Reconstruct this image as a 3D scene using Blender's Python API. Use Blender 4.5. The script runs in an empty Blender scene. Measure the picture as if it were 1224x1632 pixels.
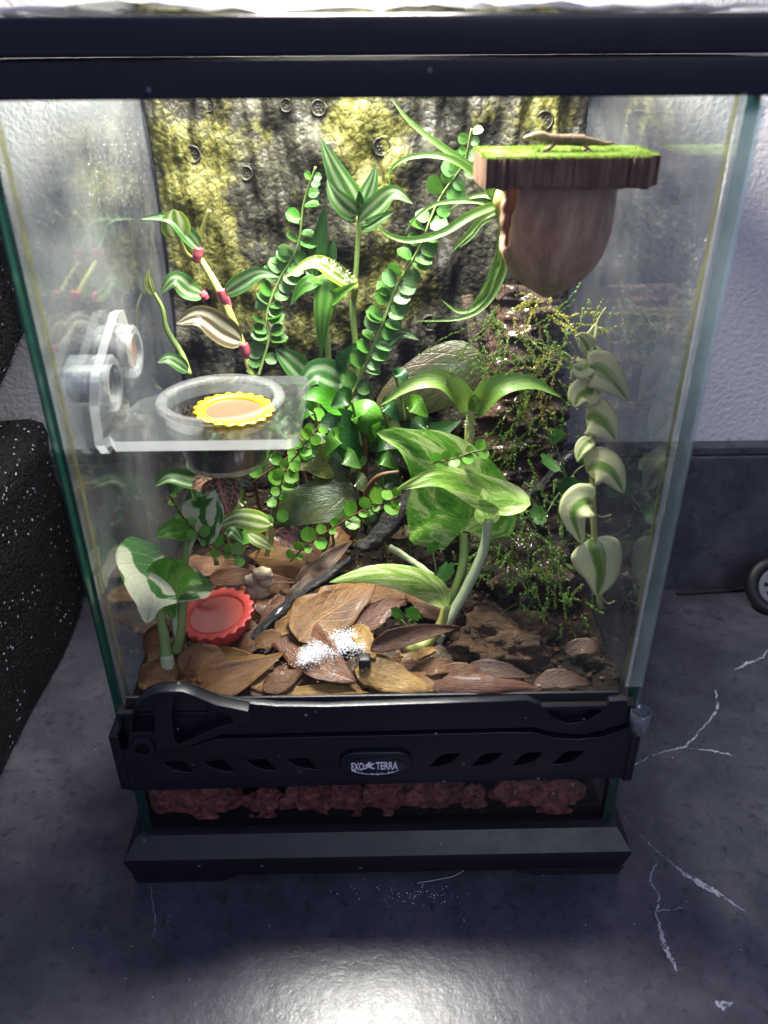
import bpy, bmesh, math, random
import numpy as np
from mathutils import Vector, Matrix, noise
random.seed(7)
S = 0.01                                    # everything below is authored in centimetres
scene = bpy.context.scene
COL = scene.collection

# ------------------------------------------------------------------ camera
F = 1258.0                                  # focal length in pixels of a 1224 x 1632 frame
CAM = np.array([0.027, -22.76, 31.49])
_p, _y, _r = map(math.radians, (30.155, 0.81, -0.379))
FW = np.array([math.sin(_y)*math.cos(_p), math.cos(_y)*math.cos(_p), -math.sin(_p)])
_rt = np.array([math.cos(_y), -math.sin(_y), 0.0]); _up = np.cross(_rt, FW)
RT = math.cos(_r)*_rt + math.sin(_r)*_up
UP = math.cos(_r)*_up - math.sin(_r)*_rt
cd = bpy.data.cameras.new('camera'); cam = bpy.data.objects.new('camera', cd); COL.objects.link(cam)
cd.sensor_fit = 'VERTICAL'; cd.sensor_height = 36.0; cd.lens = F/1632*36.0
cd.clip_start = 0.01; cd.clip_end = 50
M = Matrix.Identity(4)
for i in range(3):
    M[i][0], M[i][1], M[i][2], M[i][3] = RT[i], UP[i], -FW[i], CAM[i]*S
cam.matrix_world = M
scene.camera = cam
cd.dof.use_dof = True; cd.dof.focus_distance = 0.35; cd.dof.aperture_fstop = 11.0

# ------------------------------------------------------------------ world, room light, exposure
w = bpy.data.worlds.new('World'); scene.world = w; w.use_nodes = True
bg = w.node_tree.nodes['Background']
bg.inputs[0].default_value = (0.50, 0.52, 1.0, 1); bg.inputs[1].default_value = 0.38
def area(name, loc, target, size, power, col, shape='RECTANGLE', size_y=None):
    l = bpy.data.lights.new(name, 'AREA'); l.energy = power; l.color = col; l.shape = shape
    l.size = size*S
    if size_y: l.size_y = size_y*S
    o = bpy.data.objects.new(name, l); COL.objects.link(o)
    o.location = Vector(loc)*S
    o.rotation_euler = (Vector(target)-Vector(loc)).to_track_quat('-Z', 'Y').to_euler()
    return o
area('room_fill_light', (45, -130, 130), (0, 0, 5), 60, 6.5, (0.82, 0.85, 1.0), size_y=60)  # added fill from behind the camera, set low to reach the base rocks
scene.view_settings.view_transform = 'Standard'
scene.view_settings.look = 'None'
scene.view_settings.exposure = 0.0
scene.view_settings.gamma = 1.0
scene.cycles.use_denoising = True
scene.cycles.max_bounces = 10
scene.cycles.transparent_max_bounces = 40
scene.cycles.sample_clamp_indirect = 4.0
scene.cycles.caustics_reflective = False
scene.cycles.caustics_refractive = False

# ------------------------------------------------------------------ pixel helpers (calibrated to the place, in cm)
def ray(px, py): return FW*F + RT*(px-612) - UP*(py-816)
def A(px, py, Y):
    d = ray(px, py); return CAM + d*((Y-CAM[1])/d[1])
def G(px, py, z):
    d = ray(px, py); return CAM + d*((z-CAM[2])/d[2])
def ppc(p): return F/float((np.asarray(p)-CAM)@FW)          # pixels per cm at a point
def nrm(v):
    v = np.asarray(v, float); return v/max(1e-9, np.linalg.norm(v))
def soil_z(x, y): return 9.75 + 0.07*max(0, y)

# ------------------------------------------------------------------ mesh helpers
OFF = {}
def thing(name, label, cat, loc, group=None):
    o = bpy.data.objects.new(name, None); COL.objects.link(o)
    o.empty_display_size = 0.01
    o.location = Vector([float(c) for c in loc])*S
    o['label'] = label; o['category'] = cat
    if group: o['group'] = group
    OFF[o] = np.array(loc, float)
    return o
def mk(name, VF, mat, parent=None, uv=None, smooth=True, loc=None, label=None, cat=None, group=None, kind=None,
       fix=False, midx=None, attr=None, sharp=None):
    V, Fc = VF; V = np.asarray(V, float)
    if parent is not None: off = OFF[parent]
    elif loc is not None: off = np.array(loc, float)
    else: off = np.array([V[:, 0].mean(), V[:, 1].mean(), V[:, 2].min()])
    me = bpy.data.meshes.new(name)
    me.from_pydata([tuple(v) for v in (V-off)*S], [], [tuple(int(i) for i in f) for f in Fc])
    mats = mat if isinstance(mat, (list, tuple)) else [mat]
    for m in mats: me.materials.append(m)
    if midx is not None: me.polygons.foreach_set('material_index', [int(i) for i in midx])
    if uv is not None:
        ul = me.uv_layers.new(name='UVMap'); li = np.zeros(len(me.loops), int); me.loops.foreach_get('vertex_index', li)
        ul.data.foreach_set('uv', np.asarray(uv, float)[li].ravel())
    if attr is not None:
        for k, arr in attr.items():
            a = me.attributes.new(k, 'FLOAT', 'POINT'); a.data.foreach_set('value', np.asarray(arr, float))
    if fix:
        bm = bmesh.new(); bm.from_mesh(me)
        bmesh.ops.recalc_face_normals(bm, faces=bm.faces); bm.to_mesh(me); bm.free()
    if smooth: me.polygons.foreach_set('use_smooth', [True]*len(me.polygons))
    if sharp: me.set_sharp_from_angle(angle=math.radians(sharp))
    me.update()
    o = bpy.data.objects.new(name, me); COL.objects.link(o)
    OFF[o] = off
    if parent is not None: o.parent = parent
    else: o.location = Vector(off)*S
    if label: o['label'] = label
    if cat: o['category'] = cat
    if group: o['group'] = group
    if kind: o['kind'] = kind
    return o
def join(parts):
    V = []; Fc = []; n = 0
    for v, f in parts:
        v = np.asarray(v, float); V.append(v); Fc += [[i+n for i in q] for q in f]; n += len(v)
    return np.vstack(V), Fc
def box(x0, x1, y0, y1, z0, z1, b=0.0):
    bm = bmesh.new(); bmesh.ops.create_cube(bm, size=1)
    for v in bm.verts:
        v.co = Vector(((x0+x1)/2+v.co.x*(x1-x0), (y0+y1)/2+v.co.y*(y1-y0), (z0+z1)/2+v.co.z*(z1-z0)))
    if b: bmesh.ops.bevel(bm, geom=bm.edges[:], offset=b, segments=2, affect='EDGES', profile=0.5)
    return bmvf(bm)
def bmvf(bm):
    bm.verts.index_update()
    V = np.array([v.co[:] for v in bm.verts]); Fc = [[v.index for v in f.verts] for f in bm.faces]; bm.free(); return V, Fc
def spline(P, n):
    P = np.asarray(P, float)
    if len(P) == 2: return np.array([P[0]+(P[1]-P[0])*t for t in np.linspace(0, 1, n)])
    Q = np.vstack([2*P[0]-P[1], P, 2*P[-1]-P[-2]]); out = []
    for t in np.linspace(0, len(P)-1-1e-6, n):
        i = int(t); u = t-i; a, b, c, d = Q[i:i+4]
        out.append(0.5*((2*b)+(-a+c)*u+(2*a-5*b+4*c-d)*u*u+(-a+3*b-3*c+d)*u**3))
    return np.array(out)
def tube(path, rad, n=8, rough=0.0, cap=True, seed=0):
    path = np.asarray(path, float); m = len(path); rad = np.interp(np.linspace(0, 1, m), np.linspace(0, 1, len(rad)), rad) if np.ndim(rad) else np.full(m, rad)
    V = []; t0 = nrm(path[1]-path[0]); a = np.cross(t0, [0, 0, 1]);
    if np.linalg.norm(a) < .1: a = np.cross(t0, [1, 0, 0])
    a = nrm(a)
    for i in range(m):
        t = nrm(path[min(i+1, m-1)]-path[max(i-1, 0)]); a = nrm(a-t*(a@t)); b = np.cross(t, a)
        for k in range(n):
            an = 2*math.pi*k/n; d = a*math.cos(an)+b*math.sin(an); r = rad[i]
            if rough: r *= 1+rough*noise.noise(Vector(path[i]*1.3+d*1.1)+Vector((seed, 0, 0)))+rough*.5*noise.noise(Vector(path[i]*3.7+d*2.6))
            V.append(path[i]+d*r)
    Fc = [[i*n+k, i*n+(k+1) % n, (i+1)*n+(k+1) % n, (i+1)*n+k] for i in range(m-1) for k in range(n)]
    if cap:
        Fc.append(list(range(n))[::-1]); Fc.append([(m-1)*n+k for k in range(n)])
    return np.array(V), Fc
def lathe(prof, n=40, c=(0, 0, 0), axis='z', scallop=None, close=False):
    V = []; m = len(prof)
    for (r, h) in prof:
        for k in range(n):
            a = 2*math.pi*k/n; rr = r
            if scallop: rr = r*(1+scallop[1]*scallop[2](r, h)*math.cos(scallop[0]*a))
            x, y = rr*math.cos(a), rr*math.sin(a)
            V.append((x, y, h) if axis == 'z' else (h, x, y) if axis == 'x' else (x, h, y))
    V = np.array(V)+np.array(c)
    Fc = [[i*n+k, i*n+(k+1) % n, (i+1)*n+(k+1) % n, (i+1)*n+k] for i in range(m-1) for k in range(n)]
    if close: Fc += [[(m-1)*n+k, (m-1)*n+(k+1) % n, (k+1) % n, k] for k in range(n)]
    return V, Fc
def disc(r, c, n=32, wob=0, axis='z'):
    V = [(0, 0, 0)]+[((r*(1+wob*noise.noise(Vector((math.cos(a)*2, math.sin(a)*2, r)))))*math.cos(a), r*math.sin(a), 0) for a in np.linspace(0, 2*math.pi, n, endpoint=False)]
    V = np.array(V)
    if axis == 'x': V = V[:, [2, 0, 1]]
    if axis == 'y': V = V[:, [0, 2, 1]]
    return V+np.array(c), [[0, 1+k, 1+(k+1) % n] for k in range(n)]
def rock(c, r, sub=3, amp=.25, sc=1.0, seed=0, fine=.08):
    bm = bmesh.new(); bmesh.ops.create_icosphere(bm, subdivisions=sub, radius=1)
    for v in bm.verts:
        d = v.co.normalized(); q = d*sc+Vector((seed*3.1, seed*1.7, seed))
        k = 1+amp*noise.noise(q)+amp*.5*noise.noise(q*2.3)+fine*noise.noise(q*6)
        v.co = Vector((c[0]+d.x*r[0]*k, c[1]+d.y*r[1]*k, c[2]+d.z*r[2]*k))
    return bmvf(bm)
def plate(outline, holes, t, bevel=0.0, mapf=None):
    """polygon with holes extruded by t; mapf maps local (x, y, z) to the place"""
    cu = bpy.data.curves.new('outline', 'CURVE'); cu.dimensions = '2D'; cu.fill_mode = 'BOTH'
    cu.extrude = max(0.001, t/2-bevel); cu.bevel_depth = bevel; cu.bevel_resolution = 2
    if bevel: cu.offset = -bevel
    for pts in [outline]+list(holes):
        s = cu.splines.new('POLY'); s.points.add(len(pts)-1)
        for p, q in zip(s.points, pts): p.co = (q[0], q[1], 0, 1)
        s.use_cyclic_u = True
    o = bpy.data.objects.new('outline', cu); COL.objects.link(o)
    dg = bpy.context.evaluated_depsgraph_get(); me = bpy.data.meshes.new_from_object(o.evaluated_get(dg))
    bm = bmesh.new(); bm.from_mesh(me); bmesh.ops.remove_doubles(bm, verts=bm.verts, dist=1e-4)
    V, Fc = bmvf(bm)
    bpy.data.objects.remove(o); bpy.data.curves.remove(cu); bpy.data.meshes.remove(me)
    if mapf: V = np.array([mapf(*v) for v in V])
    return V, Fc
def rrect(x0, x1, y0, y1, r, n=6):
    out = []
    for cx, cy, a0 in ((x1-r, y1-r, 0), (x0+r, y1-r, 90), (x0+r, y0+r, 180), (x1-r, y0+r, 270)):
        for k in range(n+1):
            a = math.radians(a0+90*k/n); out.append((cx+r*math.cos(a), cy+r*math.sin(a)))
    return out
def circ(cx, cy, rx, ry=None, n=40, a0=0):
    ry = ry or rx
    return [(cx+rx*math.cos(a0+2*math.pi*k/n), cy+ry*math.sin(a0+2*math.pi*k/n)) for k in range(n)]

# ------------------------------------------------------------------ material helpers
def C4(c): return (c[0], c[1], c[2], 1.0)
class NT:
    def __init__(s, name):
        s.m = bpy.data.materials.new(name); s.m.use_nodes = True; s.t = s.m.node_tree; s.t.nodes.clear()
        s.out = s.t.nodes.new('ShaderNodeOutputMaterial')
    def n(s, typ, ins=None, **props):
        nd = s.t.nodes.new('ShaderNode'+typ)
        for k, v in props.items(): setattr(nd, k, v)
        for k, v in (ins or {}).items():
            i = nd.inputs[k]
            if isinstance(v, bpy.types.NodeSocket): s.t.links.new(v, i)
            elif isinstance(v, (tuple, list)) and len(v) == 3 and i.type == 'RGBA': i.default_value = C4(v)
            else: i.default_value = v
        return nd
    def math(s, op, a, b=0.0, c=None):
        d = {0: a, 1: b}
        if c is not None: d[2] = c
        return s.n('Math', d, operation=op).outputs[0]
    def mix(s, f, a, b): return s.n('Mix', {0: f, 6: a, 7: b}, data_type='RGBA').outputs[2]
    def ramp(s, f, stops):
        r = s.n('ValToRGB', {0: f}); e = r.color_ramp.elements
        while len(e) < len(stops): e.new(0.5)
        for el, (p, c) in zip(e, stops): el.position = p; el.color = C4(c)
        return r.outputs[0]
    def fstep(s, f, lo, hi): return s.n('MapRange', {0: f, 1: lo, 2: hi}, clamp=True).outputs[0]
    def noise(s, vec, scale, detail=4, rough=.6, dist=0.0): return s.n('TexNoise', {'Vector': vec, 'Scale': scale, 'Detail': detail, 'Roughness': rough, 'Distortion': dist}).outputs[0]
    def obj(s): return s.n('TexCoord').outputs['Object']
    def bump(s, h, st, dist=.001, nrm=None):
        d = {'Height': h, 'Strength': st, 'Distance': dist}
        if nrm is not None: d['Normal'] = nrm
        return s.n('Bump', d).outputs[0]
    def pbsdf(s, col, rough=.5, normal=None, metal=0.0, spec=.5, coat=0.0, emis=None, es=0.0):
        d = {'Base Color': col, 'Roughness': rough, 'Metallic': metal, 'Specular IOR Level': spec, 'Coat Weight': coat, 'Coat Roughness': .08}
        if normal is not None: d['Normal'] = normal
        if emis is not None: d['Emission Color'] = emis; d['Emission Strength'] = es
        return s.n('BsdfPrincipled', d).outputs[0]
    def done(s, sh): s.t.links.new(sh, s.out.inputs[0]); return s.m
def plain(name, col, rough=.45, spec=.5, var=.25, scale=300, bump=.15, metal=0, coat=0):
    t = NT(name); o = t.obj(); f = t.noise(o, scale); g = t.noise(o, scale*.12)
    c = t.mix(f, tuple(x*(1-var) for x in col), tuple(min(1, x*(1+var)) for x in col))
    c = t.mix(t.math('MULTIPLY', g, .5), c, tuple(x*.75 for x in col))
    r = t.math('ADD', t.math('MULTIPLY', g, .2), rough-.1)
    return t.done(t.pbsdf(c, r, t.bump(f, bump, .0004), metal, spec, coat))
def mottled(name, stops, scale, rough=.6, bump=.6, bscale=None, dist=.002, spec=.5, detail=6, coat=0.0, stretch=(1, 1, 1), warp=.4):
    t = NT(name); o = t.n('Mapping', {0: t.obj(), 3: stretch}).outputs[0]; f = t.noise(o, scale, detail, .65, warp)
    h = t.noise(o, bscale or scale*3, 6, .7)
    c = t.ramp(t.math('ADD', t.math('MULTIPLY', f, .8), t.math('MULTIPLY', h, .2)), stops)
    return t.done(t.pbsdf(c, rough, t.bump(h, bump, dist), 0, spec, coat))
def clear(name, tint=(1, 1, 1), refl=1.0, haze=0.0, hazecol=(.9, .93, .95), rough=.02, hscale=40, patch=False):
    """thin clear sheet: what lies behind shows through, angle dependent reflection, a veil of moisture"""
    t = NT(name)
    fac = t.n('LayerWeight', {0: .5}).outputs['Facing']
    fr = t.math('MULTIPLY', t.math('ADD', t.math('MULTIPLY', t.math('POWER', fac, 5.0), .96), .04), refl)
    a = t.n('BsdfTransparent', {0: tint}).outputs[0]
    b = t.n('BsdfGlossy', {0: (1, 1, 1), 'Roughness': rough}).outputs[0]
    if haze:
        o = t.obj(); h = t.noise(o, hscale, 5, .6)
        k = t.fstep(h, .35, .75) if patch else h
        k = t.math('MULTIPLY', k, haze)
        d = t.n('MixShader', {0: .5, 1: t.n('BsdfTranslucent', {0: hazecol}).outputs[0], 2: t.n('BsdfDiffuse', {0: hazecol}).outputs[0]}).outputs[0]
        a = t.n('MixShader', {0: k, 1: a, 2: d}).outputs[0]
    return t.done(t.n('MixShader', {0: fr, 1: a, 2: b}).outputs[0])
def leafmat(name, kind, c1, c2, c3=None, rough=.28, trans=.3, back=None, sc=1.0, bump=.4, coat=.10, var=.22):
    t = NT(name); uv = t.n('UVMap').outputs[0]; sp = t.n('SeparateXYZ', {0: uv}); u, v = sp.outputs[0], sp.outputs[1]
    a = t.math('MULTIPLY', t.math('ABSOLUTE', t.math('SUBTRACT', v, .5)), 2.0)
    rnd = t.n('ObjectInfo').outputs['Random']; o = t.obj()
    off = t.n('CombineXYZ', {0: t.math('MULTIPLY', rnd, 37.0), 1: t.math('MULTIPLY', rnd, 11.0), 2: t.math('MULTIPLY', rnd, 5.0)}).outputs[0]
    def vec(x, y): return t.n('VectorMath', {0: t.n('CombineXYZ', {0: x, 1: y}).outputs[0], 1: off}, operation='ADD').outputs[0]
    diag = t.math('SUBTRACT', u, t.math('MULTIPLY', a, .38))
    fine = t.noise(o, 700, 3)
    rib = t.math('ABSOLUTE', t.math('SUBTRACT', t.math('FRACT', t.math('MULTIPLY', diag, 7.0)), .5))
    ribl = t.fstep(rib, .0, .09); mid = t.fstep(a, .0, .05)
    if kind == 'marble':
        k = t.noise(vec(t.math('MULTIPLY', diag, 7.0*sc), t.math('MULTIPLY', v, 4.2*sc)), 1.0, 8, .72, .9)
        c = t.ramp(k, [(.38, c1), (.46, c3 or c1), (.50, c3 or c1), (.56, c2)])
    elif kind == 'patch':
        k = t.noise(vec(t.math('MULTIPLY', u, 2.6*sc), t.math('MULTIPLY', v, 2.2*sc)), 1.0, 2, .5, .8)
        c = t.ramp(k, [(.45, c1), (.475, c3 or c1), (.5, c2), (.9, c2)])
    elif kind == 'stripe':
        wob = t.math('ADD', a, t.math('MULTIPLY', t.math('SUBTRACT', t.noise(vec(t.math('MULTIPLY', u, 3.0), t.math('MULTIPLY', v, 14.0)), 1.0, 3), .5), .28))
        c = t.ramp(wob, [(.0, c1), (.12, c1), (.30, c2), (.44, c2), (.64, c1), (.84, c1), (.96, c3 or c2)])
    elif kind == 'hoya':
        wob = t.math('ADD', a, t.math('MULTIPLY', t.math('SUBTRACT', t.noise(vec(t.math('MULTIPLY', u, 1.2), t.math('MULTIPLY', v, 9.0)), 1.0, 3), .5), .9))
        c = t.ramp(wob, [(.08, c1), (.24, c3 or c1), (.34, c2), (.9, c2)])
    elif kind == 'net':
        vo = t.n('TexVoronoi', {'Vector': vec(t.math('MULTIPLY', diag, 7.0*sc), t.math('MULTIPLY', v, 6.0*sc)), 'Scale': 1.0}, feature='DISTANCE_TO_EDGE').outputs[0]
        c = t.mix(t.fstep(vo, .05, .1), c2, c1); c = t.mix(t.fstep(a, .06, .1), c2, c)
    elif kind == 'veins':
        k = t.noise(vec(t.math('MULTIPLY', u, 2.5), t.math('MULTIPLY', v, 2.5)), 1.0, 4)
        c = t.mix(t.fstep(k, .35, .65), c1, c3 or c1)
        c = t.mix(t.math('ADD', .35, t.math('MULTIPLY', t.math('MULTIPLY', ribl, mid), .65)), c2, c)
    elif kind == 'dry':
        k = t.noise(vec(t.math('MULTIPLY', u, 2.2), t.math('MULTIPLY', v, 2.0)), 1.0, 6, .65, .5)
        c = t.ramp(k, [(.3, c1), (.52, c3 or c1), (.72, c2)])
        sp2 = t.fstep(t.noise(o, 330, 4, .7), .56, .66); c = t.mix(t.math('MULTIPLY', sp2, .7), c, tuple(x*.3 for x in c1))
        c = t.mix(t.math('MULTIPLY', t.math('MULTIPLY', ribl, mid), 1.0), tuple(x*.9 for x in c2), c)
    else:
        c = t.mix(t.noise(vec(t.math('MULTIPLY', u, 3.0), t.math('MULTIPLY', v, 3.0)), 1.0, 4), c1, c2)
    c = t.n('HueSaturation', {0: t.math('ADD', .49, t.math('MULTIPLY', rnd, .02)), 2: t.math('ADD', 1-var/2, t.math('MULTIPLY', rnd, var)), 4: c}).outputs[0]
    blem = t.fstep(t.noise(o, 240, 4, .7), .66, .74); c = t.mix(t.math('MULTIPLY', blem, .45), c, (.07, .05, .012))
    if kind in ('marble', 'patch', 'hoya'):
        c = t.mix(t.math('MULTIPLY', t.math('SUBTRACT', 1.0, t.math('MULTIPLY', ribl, mid)), .22), c, c3 or c1)
    if back:
        c = t.mix(t.n('NewGeometry').outputs['Backfacing'], c, back)
    h = t.math('ADD', t.math('MULTIPLY', ribl, .28), t.math('MULTIPLY', fine, .4)); h = t.math('ADD', h, t.math('MULTIPLY', t.noise(o, 130, 3), 1.3)); h = t.math('ADD', h, t.math('MULTIPLY', t.noise(vec(t.math('MULTIPLY', u, 2.0), t.math('MULTIPLY', v, 34.0)), 1.0, 2), .7))
    nb = t.bump(h, bump, .0006)
    rr = t.math('ADD', t.math('MULTIPLY', t.noise(o, 160, 3), .35), rough-.08)
    s = t.pbsdf(c, rr, nb, 0, .5, coat)
    if trans: s = t.n('MixShader', {0: trans, 1: s, 2: t.n('BsdfTranslucent', {0: c, 'Normal': nb}).outputs[0]}).outputs[0]
    return t.done(s)

# ------------------------------------------------------------------ materials
def dusty(name, col, rough):
    t = NT(name); o = t.obj(); f = t.noise(o, 900, 3); g = t.noise(o, 45, 5, .7); v = t.n('TexVoronoi', {'Vector': o, 'Scale': 260.0})
    pick = t.fstep(t.n('SeparateColor', {0: v.outputs['Color']}).outputs[0], .955, .96); sp = t.math('MULTIPLY', pick, t.math('SUBTRACT', 1.0, t.fstep(v.outputs[0], .10, .2)))
    c = t.mix(f, tuple(x*.8 for x in col), tuple(x*1.2 for x in col)); c = t.mix(t.math('MULTIPLY', t.fstep(g, .5, .75), .35), c, (.016, .017, .022)); c = t.mix(t.math('MULTIPLY', sp, .6), c, (.4, .4, .42))
    wipe = t.noise(t.n('Mapping', {0: o, 3: (1, 1, 6)}).outputs[0], 70, 4, .6, .8)
    r = t.math('ADD', t.math('ADD', rough-.16, t.math('MULTIPLY', g, .22)), t.math('MULTIPLY', wipe, .12))
    return t.done(t.pbsdf(c, r, t.bump(f, .12, .0004), 0, .5))
m_plastic = dusty('black_plastic', (.0045, .0055, .011), .34)
m_plastic2 = dusty('black_plastic_satin', (.006, .007, .011), .42)
m_black = plain('dark_recess', (.003, .003, .004), .7, .2)
m_glass = clear('front_glass', (.98, .99, .985), .4)
m_side = clear('side_glass_moist', (.93, .96, .95), .95, .20, (.80, .82, .82), .04, 22, True)
m_side_r = clear('side_glass_clear', (.93, .96, .95), 1.3, .08, (.82, .82, .78), .03, 30, True)
m_edge = None
t = NT('green_glass_edge'); m_edge = t.done(t.n('MixShader', {0: .35, 1: t.pbsdf((.006, .042, .034), .12, None, 0, .6), 2: t.n('BsdfTransparent', {0: (.14, .38, .31)}).outputs[0]}).outputs[0])
m_silicone = clear('silicone_bead', (.80, .80, .62), 1.5, .35, (.50, .48, .26), .2, 60, True)
m_acryl = clear('clear_acrylic', (.97, .98, .98), 2.4, .05, (.8, .83, .86), .05, 60)
t = NT('acrylic_cut_edge'); m_acryl_cut = t.done(t.n('MixShader', {0: .36, 1: t.n('BsdfTransparent', {0: (.95, .97, .97)}).outputs[0], 2: t.n('MixShader', {0: .65, 1: t.pbsdf((.84, .87, .90), .12, None, 0, .8), 2: t.n('BsdfTranslucent', {0: (.95, .97, 1)}).outputs[0]}).outputs[0]}).outputs[0])  # white translucent mix stands in for light guided to the cut edges
t = NT('acrylic_edge'); m_acryl_edge = t.done(t.n('MixShader', {0: .14, 1: t.n('BsdfTransparent', {0: (.95, .97, .97)}).outputs[0], 2: t.pbsdf((.80, .83, .86), .12, None, 0, .8)}).outputs[0])
m_strip = clear('frosted_plastic_strip', (.88, .93, .96), 1.2, .16, (.70, .78, .86), .12, 60)
m_cup = clear('translucent_cup', (.93, .94, .94), 1.6, .10, (.8, .81, .82), .12, 40)
t = NT('cup_lip'); m_lip = t.done(t.n('MixShader', {0: .075, 1: t.n('BsdfTransparent', {0: (.95, .95, .95)}).outputs[0], 2: t.pbsdf((.78, .79, .80), .25)}).outputs[0])
m_yellow = plain('yellow_silicone', (.66, .45, .012), .38, .4, .06, 200, .08)
m_red = plain('red_silicone', (.72, .085, .07), .42, .4, .06, 200, .08)
t = NT('pink_food'); o_ = t.obj(); m_food = t.done(t.pbsdf(t.mix(t.noise(o_, 90, 4), (.22, .075, .042), (.30, .115, .07)), .25, t.bump(t.noise(o_, 60, 3), .3, .001), 0, .4, .2))
t = NT('red_food'); o_ = t.obj(); m_foodr = t.done(t.pbsdf(t.mix(t.noise(o_, 90, 4), (.50, .07, .05), (.60, .10, .075)), .2, t.bump(t.noise(o_, 60, 3), .3, .001), 0, .4, .3))
m_soil = mottled('damp_soil', [(.3, (.006, .005, .004)), (.5, (.020, .014, .010)), (.68, (.055, .036, .022))], 130, .85, 1.0, 500, .003, .15, 8)
m_bark = mottled('wet_brown_bark', [(.32, (.008, .005, .003)), (.5, (.045, .022, .011)), (.68, (.15, .078, .038))], 55, .26, 1.0, 190, .004, .6, 8, .4, (1.6, 1.6, .45), 1.0)
m_chunk = mottled('rotting_wood', [(.3, (.018, .010, .005)), (.5, (.075, .040, .019)), (.7, (.20, .12, .058))], 80, .5, 1.0, 330, .004, .4, 8, .0, (.6, 1, 1.8), .8)
m_chunk_d = mottled('dark_rotten_wood', [(.3, (.006, .005, .004)), (.5, (.022, .015, .010)), (.7, (.07, .05, .035))], 70, .6, 1.0, 300, .004, .3, 8)
m_twig = mottled('black_wet_wood', [(.3, (.004, .004, .004)), (.6, (.018, .016, .015)), (.8, (.06, .055, .05))], 120, .36, 1.0, 260, .003, .6, 6, .5)
m_lava = mottled('red_lava_rock', [(.36, (.025, .006, .006)), (.5, (.20, .052, .048)), (.64, (.42, .14, .12))], 200, .6, 1.0, 420, .004, .5, 6, .15)
m_hull = mottled('brown_seed_shell', [(.32, (.12, .058, .032)), (.5, (.40, .225, .13)), (.68, (.62, .41, .27))], 48, .52, .9, 210, .0014, .4, 7, .1, (1.6, 1.6, .5), .6)
m_slab = mottled('bark_slab', [(.3, (.075, .036, .022)), (.5, (.25, .135, .08)), (.72, (.44, .28, .18))], 60, .6, 1.0, 260, .002, .35, 7, 0, (2.2, 1, .5), .5)
m_gecko = mottled('gecko_skin', [(.35, (.05, .03, .017)), (.5, (.16, .105, .06)), (.68, (.32, .23, .14))], 160, .55, .5, 900, .0006, .35, 5)
m_pod = mottled('pale_seed_pod', [(.3, (.16, .10, .05)), (.5, (.42, .33, .21)), (.7, (.72, .66, .53))], 160, .5, .6, 400, .0008, .4, 5, 0, (1, 1, 1))
m_powder = plain('white_powder', (.82, .83, .86), .9, .2, .1)
m_chalk = plain('dark_pebble', (.02, .024, .026), .45, .5, .3, 200, .4)
m_moss_bright = leafmat('bright_moss', 'plain', (.075, .16, .012), (.26, .36, .03), rough=.6, trans=.35, coat=0)  # brighter green and rougher than the creeping moss
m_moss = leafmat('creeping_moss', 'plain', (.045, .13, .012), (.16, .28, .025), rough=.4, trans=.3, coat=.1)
m_moss2 = leafmat('yellow_moss', 'plain', (.20, .21, .025), (.34, .33, .05), rough=.4, trans=.3, coat=.1)
m_film = clear('plastic_film', (.98, .98, .98), 2.2, .30, (.95, .95, .97), .12, 25)
t = NT('led_panel'); m_led = t.done(t.n('Emission', {0: (1.0, .97, .90), 1: 45.0}).outputs[0])
m_lamp = plain('white_lamp_housing', (.62, .62, .64), .35, .5, .05)
m_steel = plain('magnet_steel', (.55, .53, .50), .28, .5, .1, 300, .1, 1.0)
m_rust = plain('rusty_magnet', (.16, .11, .085), .55, .4, .5, 300, .4)
m_white = plain('white_print', (.80, .81, .84), .5, .3, .05)
m_drop = clear('water_drop', (1, 1, 1), 2.5, .12, (.95, .97, 1), .05)
# plants
m_pothos = leafmat('marbled_pothos_leaf', 'marble', (.035, .17, .016), (.46, .62, .22), (.12, .33, .035), .26, .38, None, .9)
m_pothos_y = leafmat('yellow_pothos_leaf', 'marble', (.11, .32, .03), (.62, .74, .34), (.30, .52, .09), .28, .42, None, .6)
m_njoy = leafmat('cream_patched_leaf', 'patch', (.045, .17, .022), (.66, .68, .46), (.16, .33, .09), .24, .3, None, 1.0)
m_njoy_g = leafmat('green_patched_leaf', 'marble', (.035, .19, .012), (.20, .42, .04), (.08, .30, .015), .24, .36, None, .5)
m_trad = leafmat('silver_striped_leaf', 'stripe', (.045, .135, .028), (.25, .345, .18), (.07, .19, .045), .26, .32, (.20, .25, .10))
m_trad_p = leafmat('purple_striped_leaf', 'stripe', (.085, .06, .035), (.47, .46, .32), (.20, .19, .07), .24, .25, (.20, .07, .07))
m_trad_l = leafmat('lime_striped_leaf', 'stripe', (.16, .27, .04), (.62, .66, .34), (.42, .48, .06), .26, .34)
m_green = leafmat('bright_green_leaf', 'veins', (.06, .23, .015), (.22, .42, .07), (.09, .30, .02), .26, .36)
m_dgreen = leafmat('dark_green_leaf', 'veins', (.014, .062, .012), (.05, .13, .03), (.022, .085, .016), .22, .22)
m_strap = leafmat('green_strap_leaf', 'stripe', (.075, .26, .025), (.17, .36, .06), (.20, .42, .07), .26, .36)
m_air = leafmat('air_plant_leaf', 'stripe', (.075, .18, .022), (.115, .225, .045), (.20, .36, .045), .34, .32)
m_fern = leafmat('fern_leaflet', 'veins', (.045, .15, .016), (.09, .22, .035), (.06, .19, .02), .24, .32)
m_fernp = leafmat('pale_fern_leaflet', 'veins', (.10, .22, .07), (.16, .30, .11), (.13, .26, .09), .28, .34)
m_olive = leafmat('wet_olive_leaf', 'veins', (.035, .085, .014), (.018, .036, .009), (.075, .080, .026), .2, .2, (.11, .05, .04), 1, .6, .6)
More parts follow.
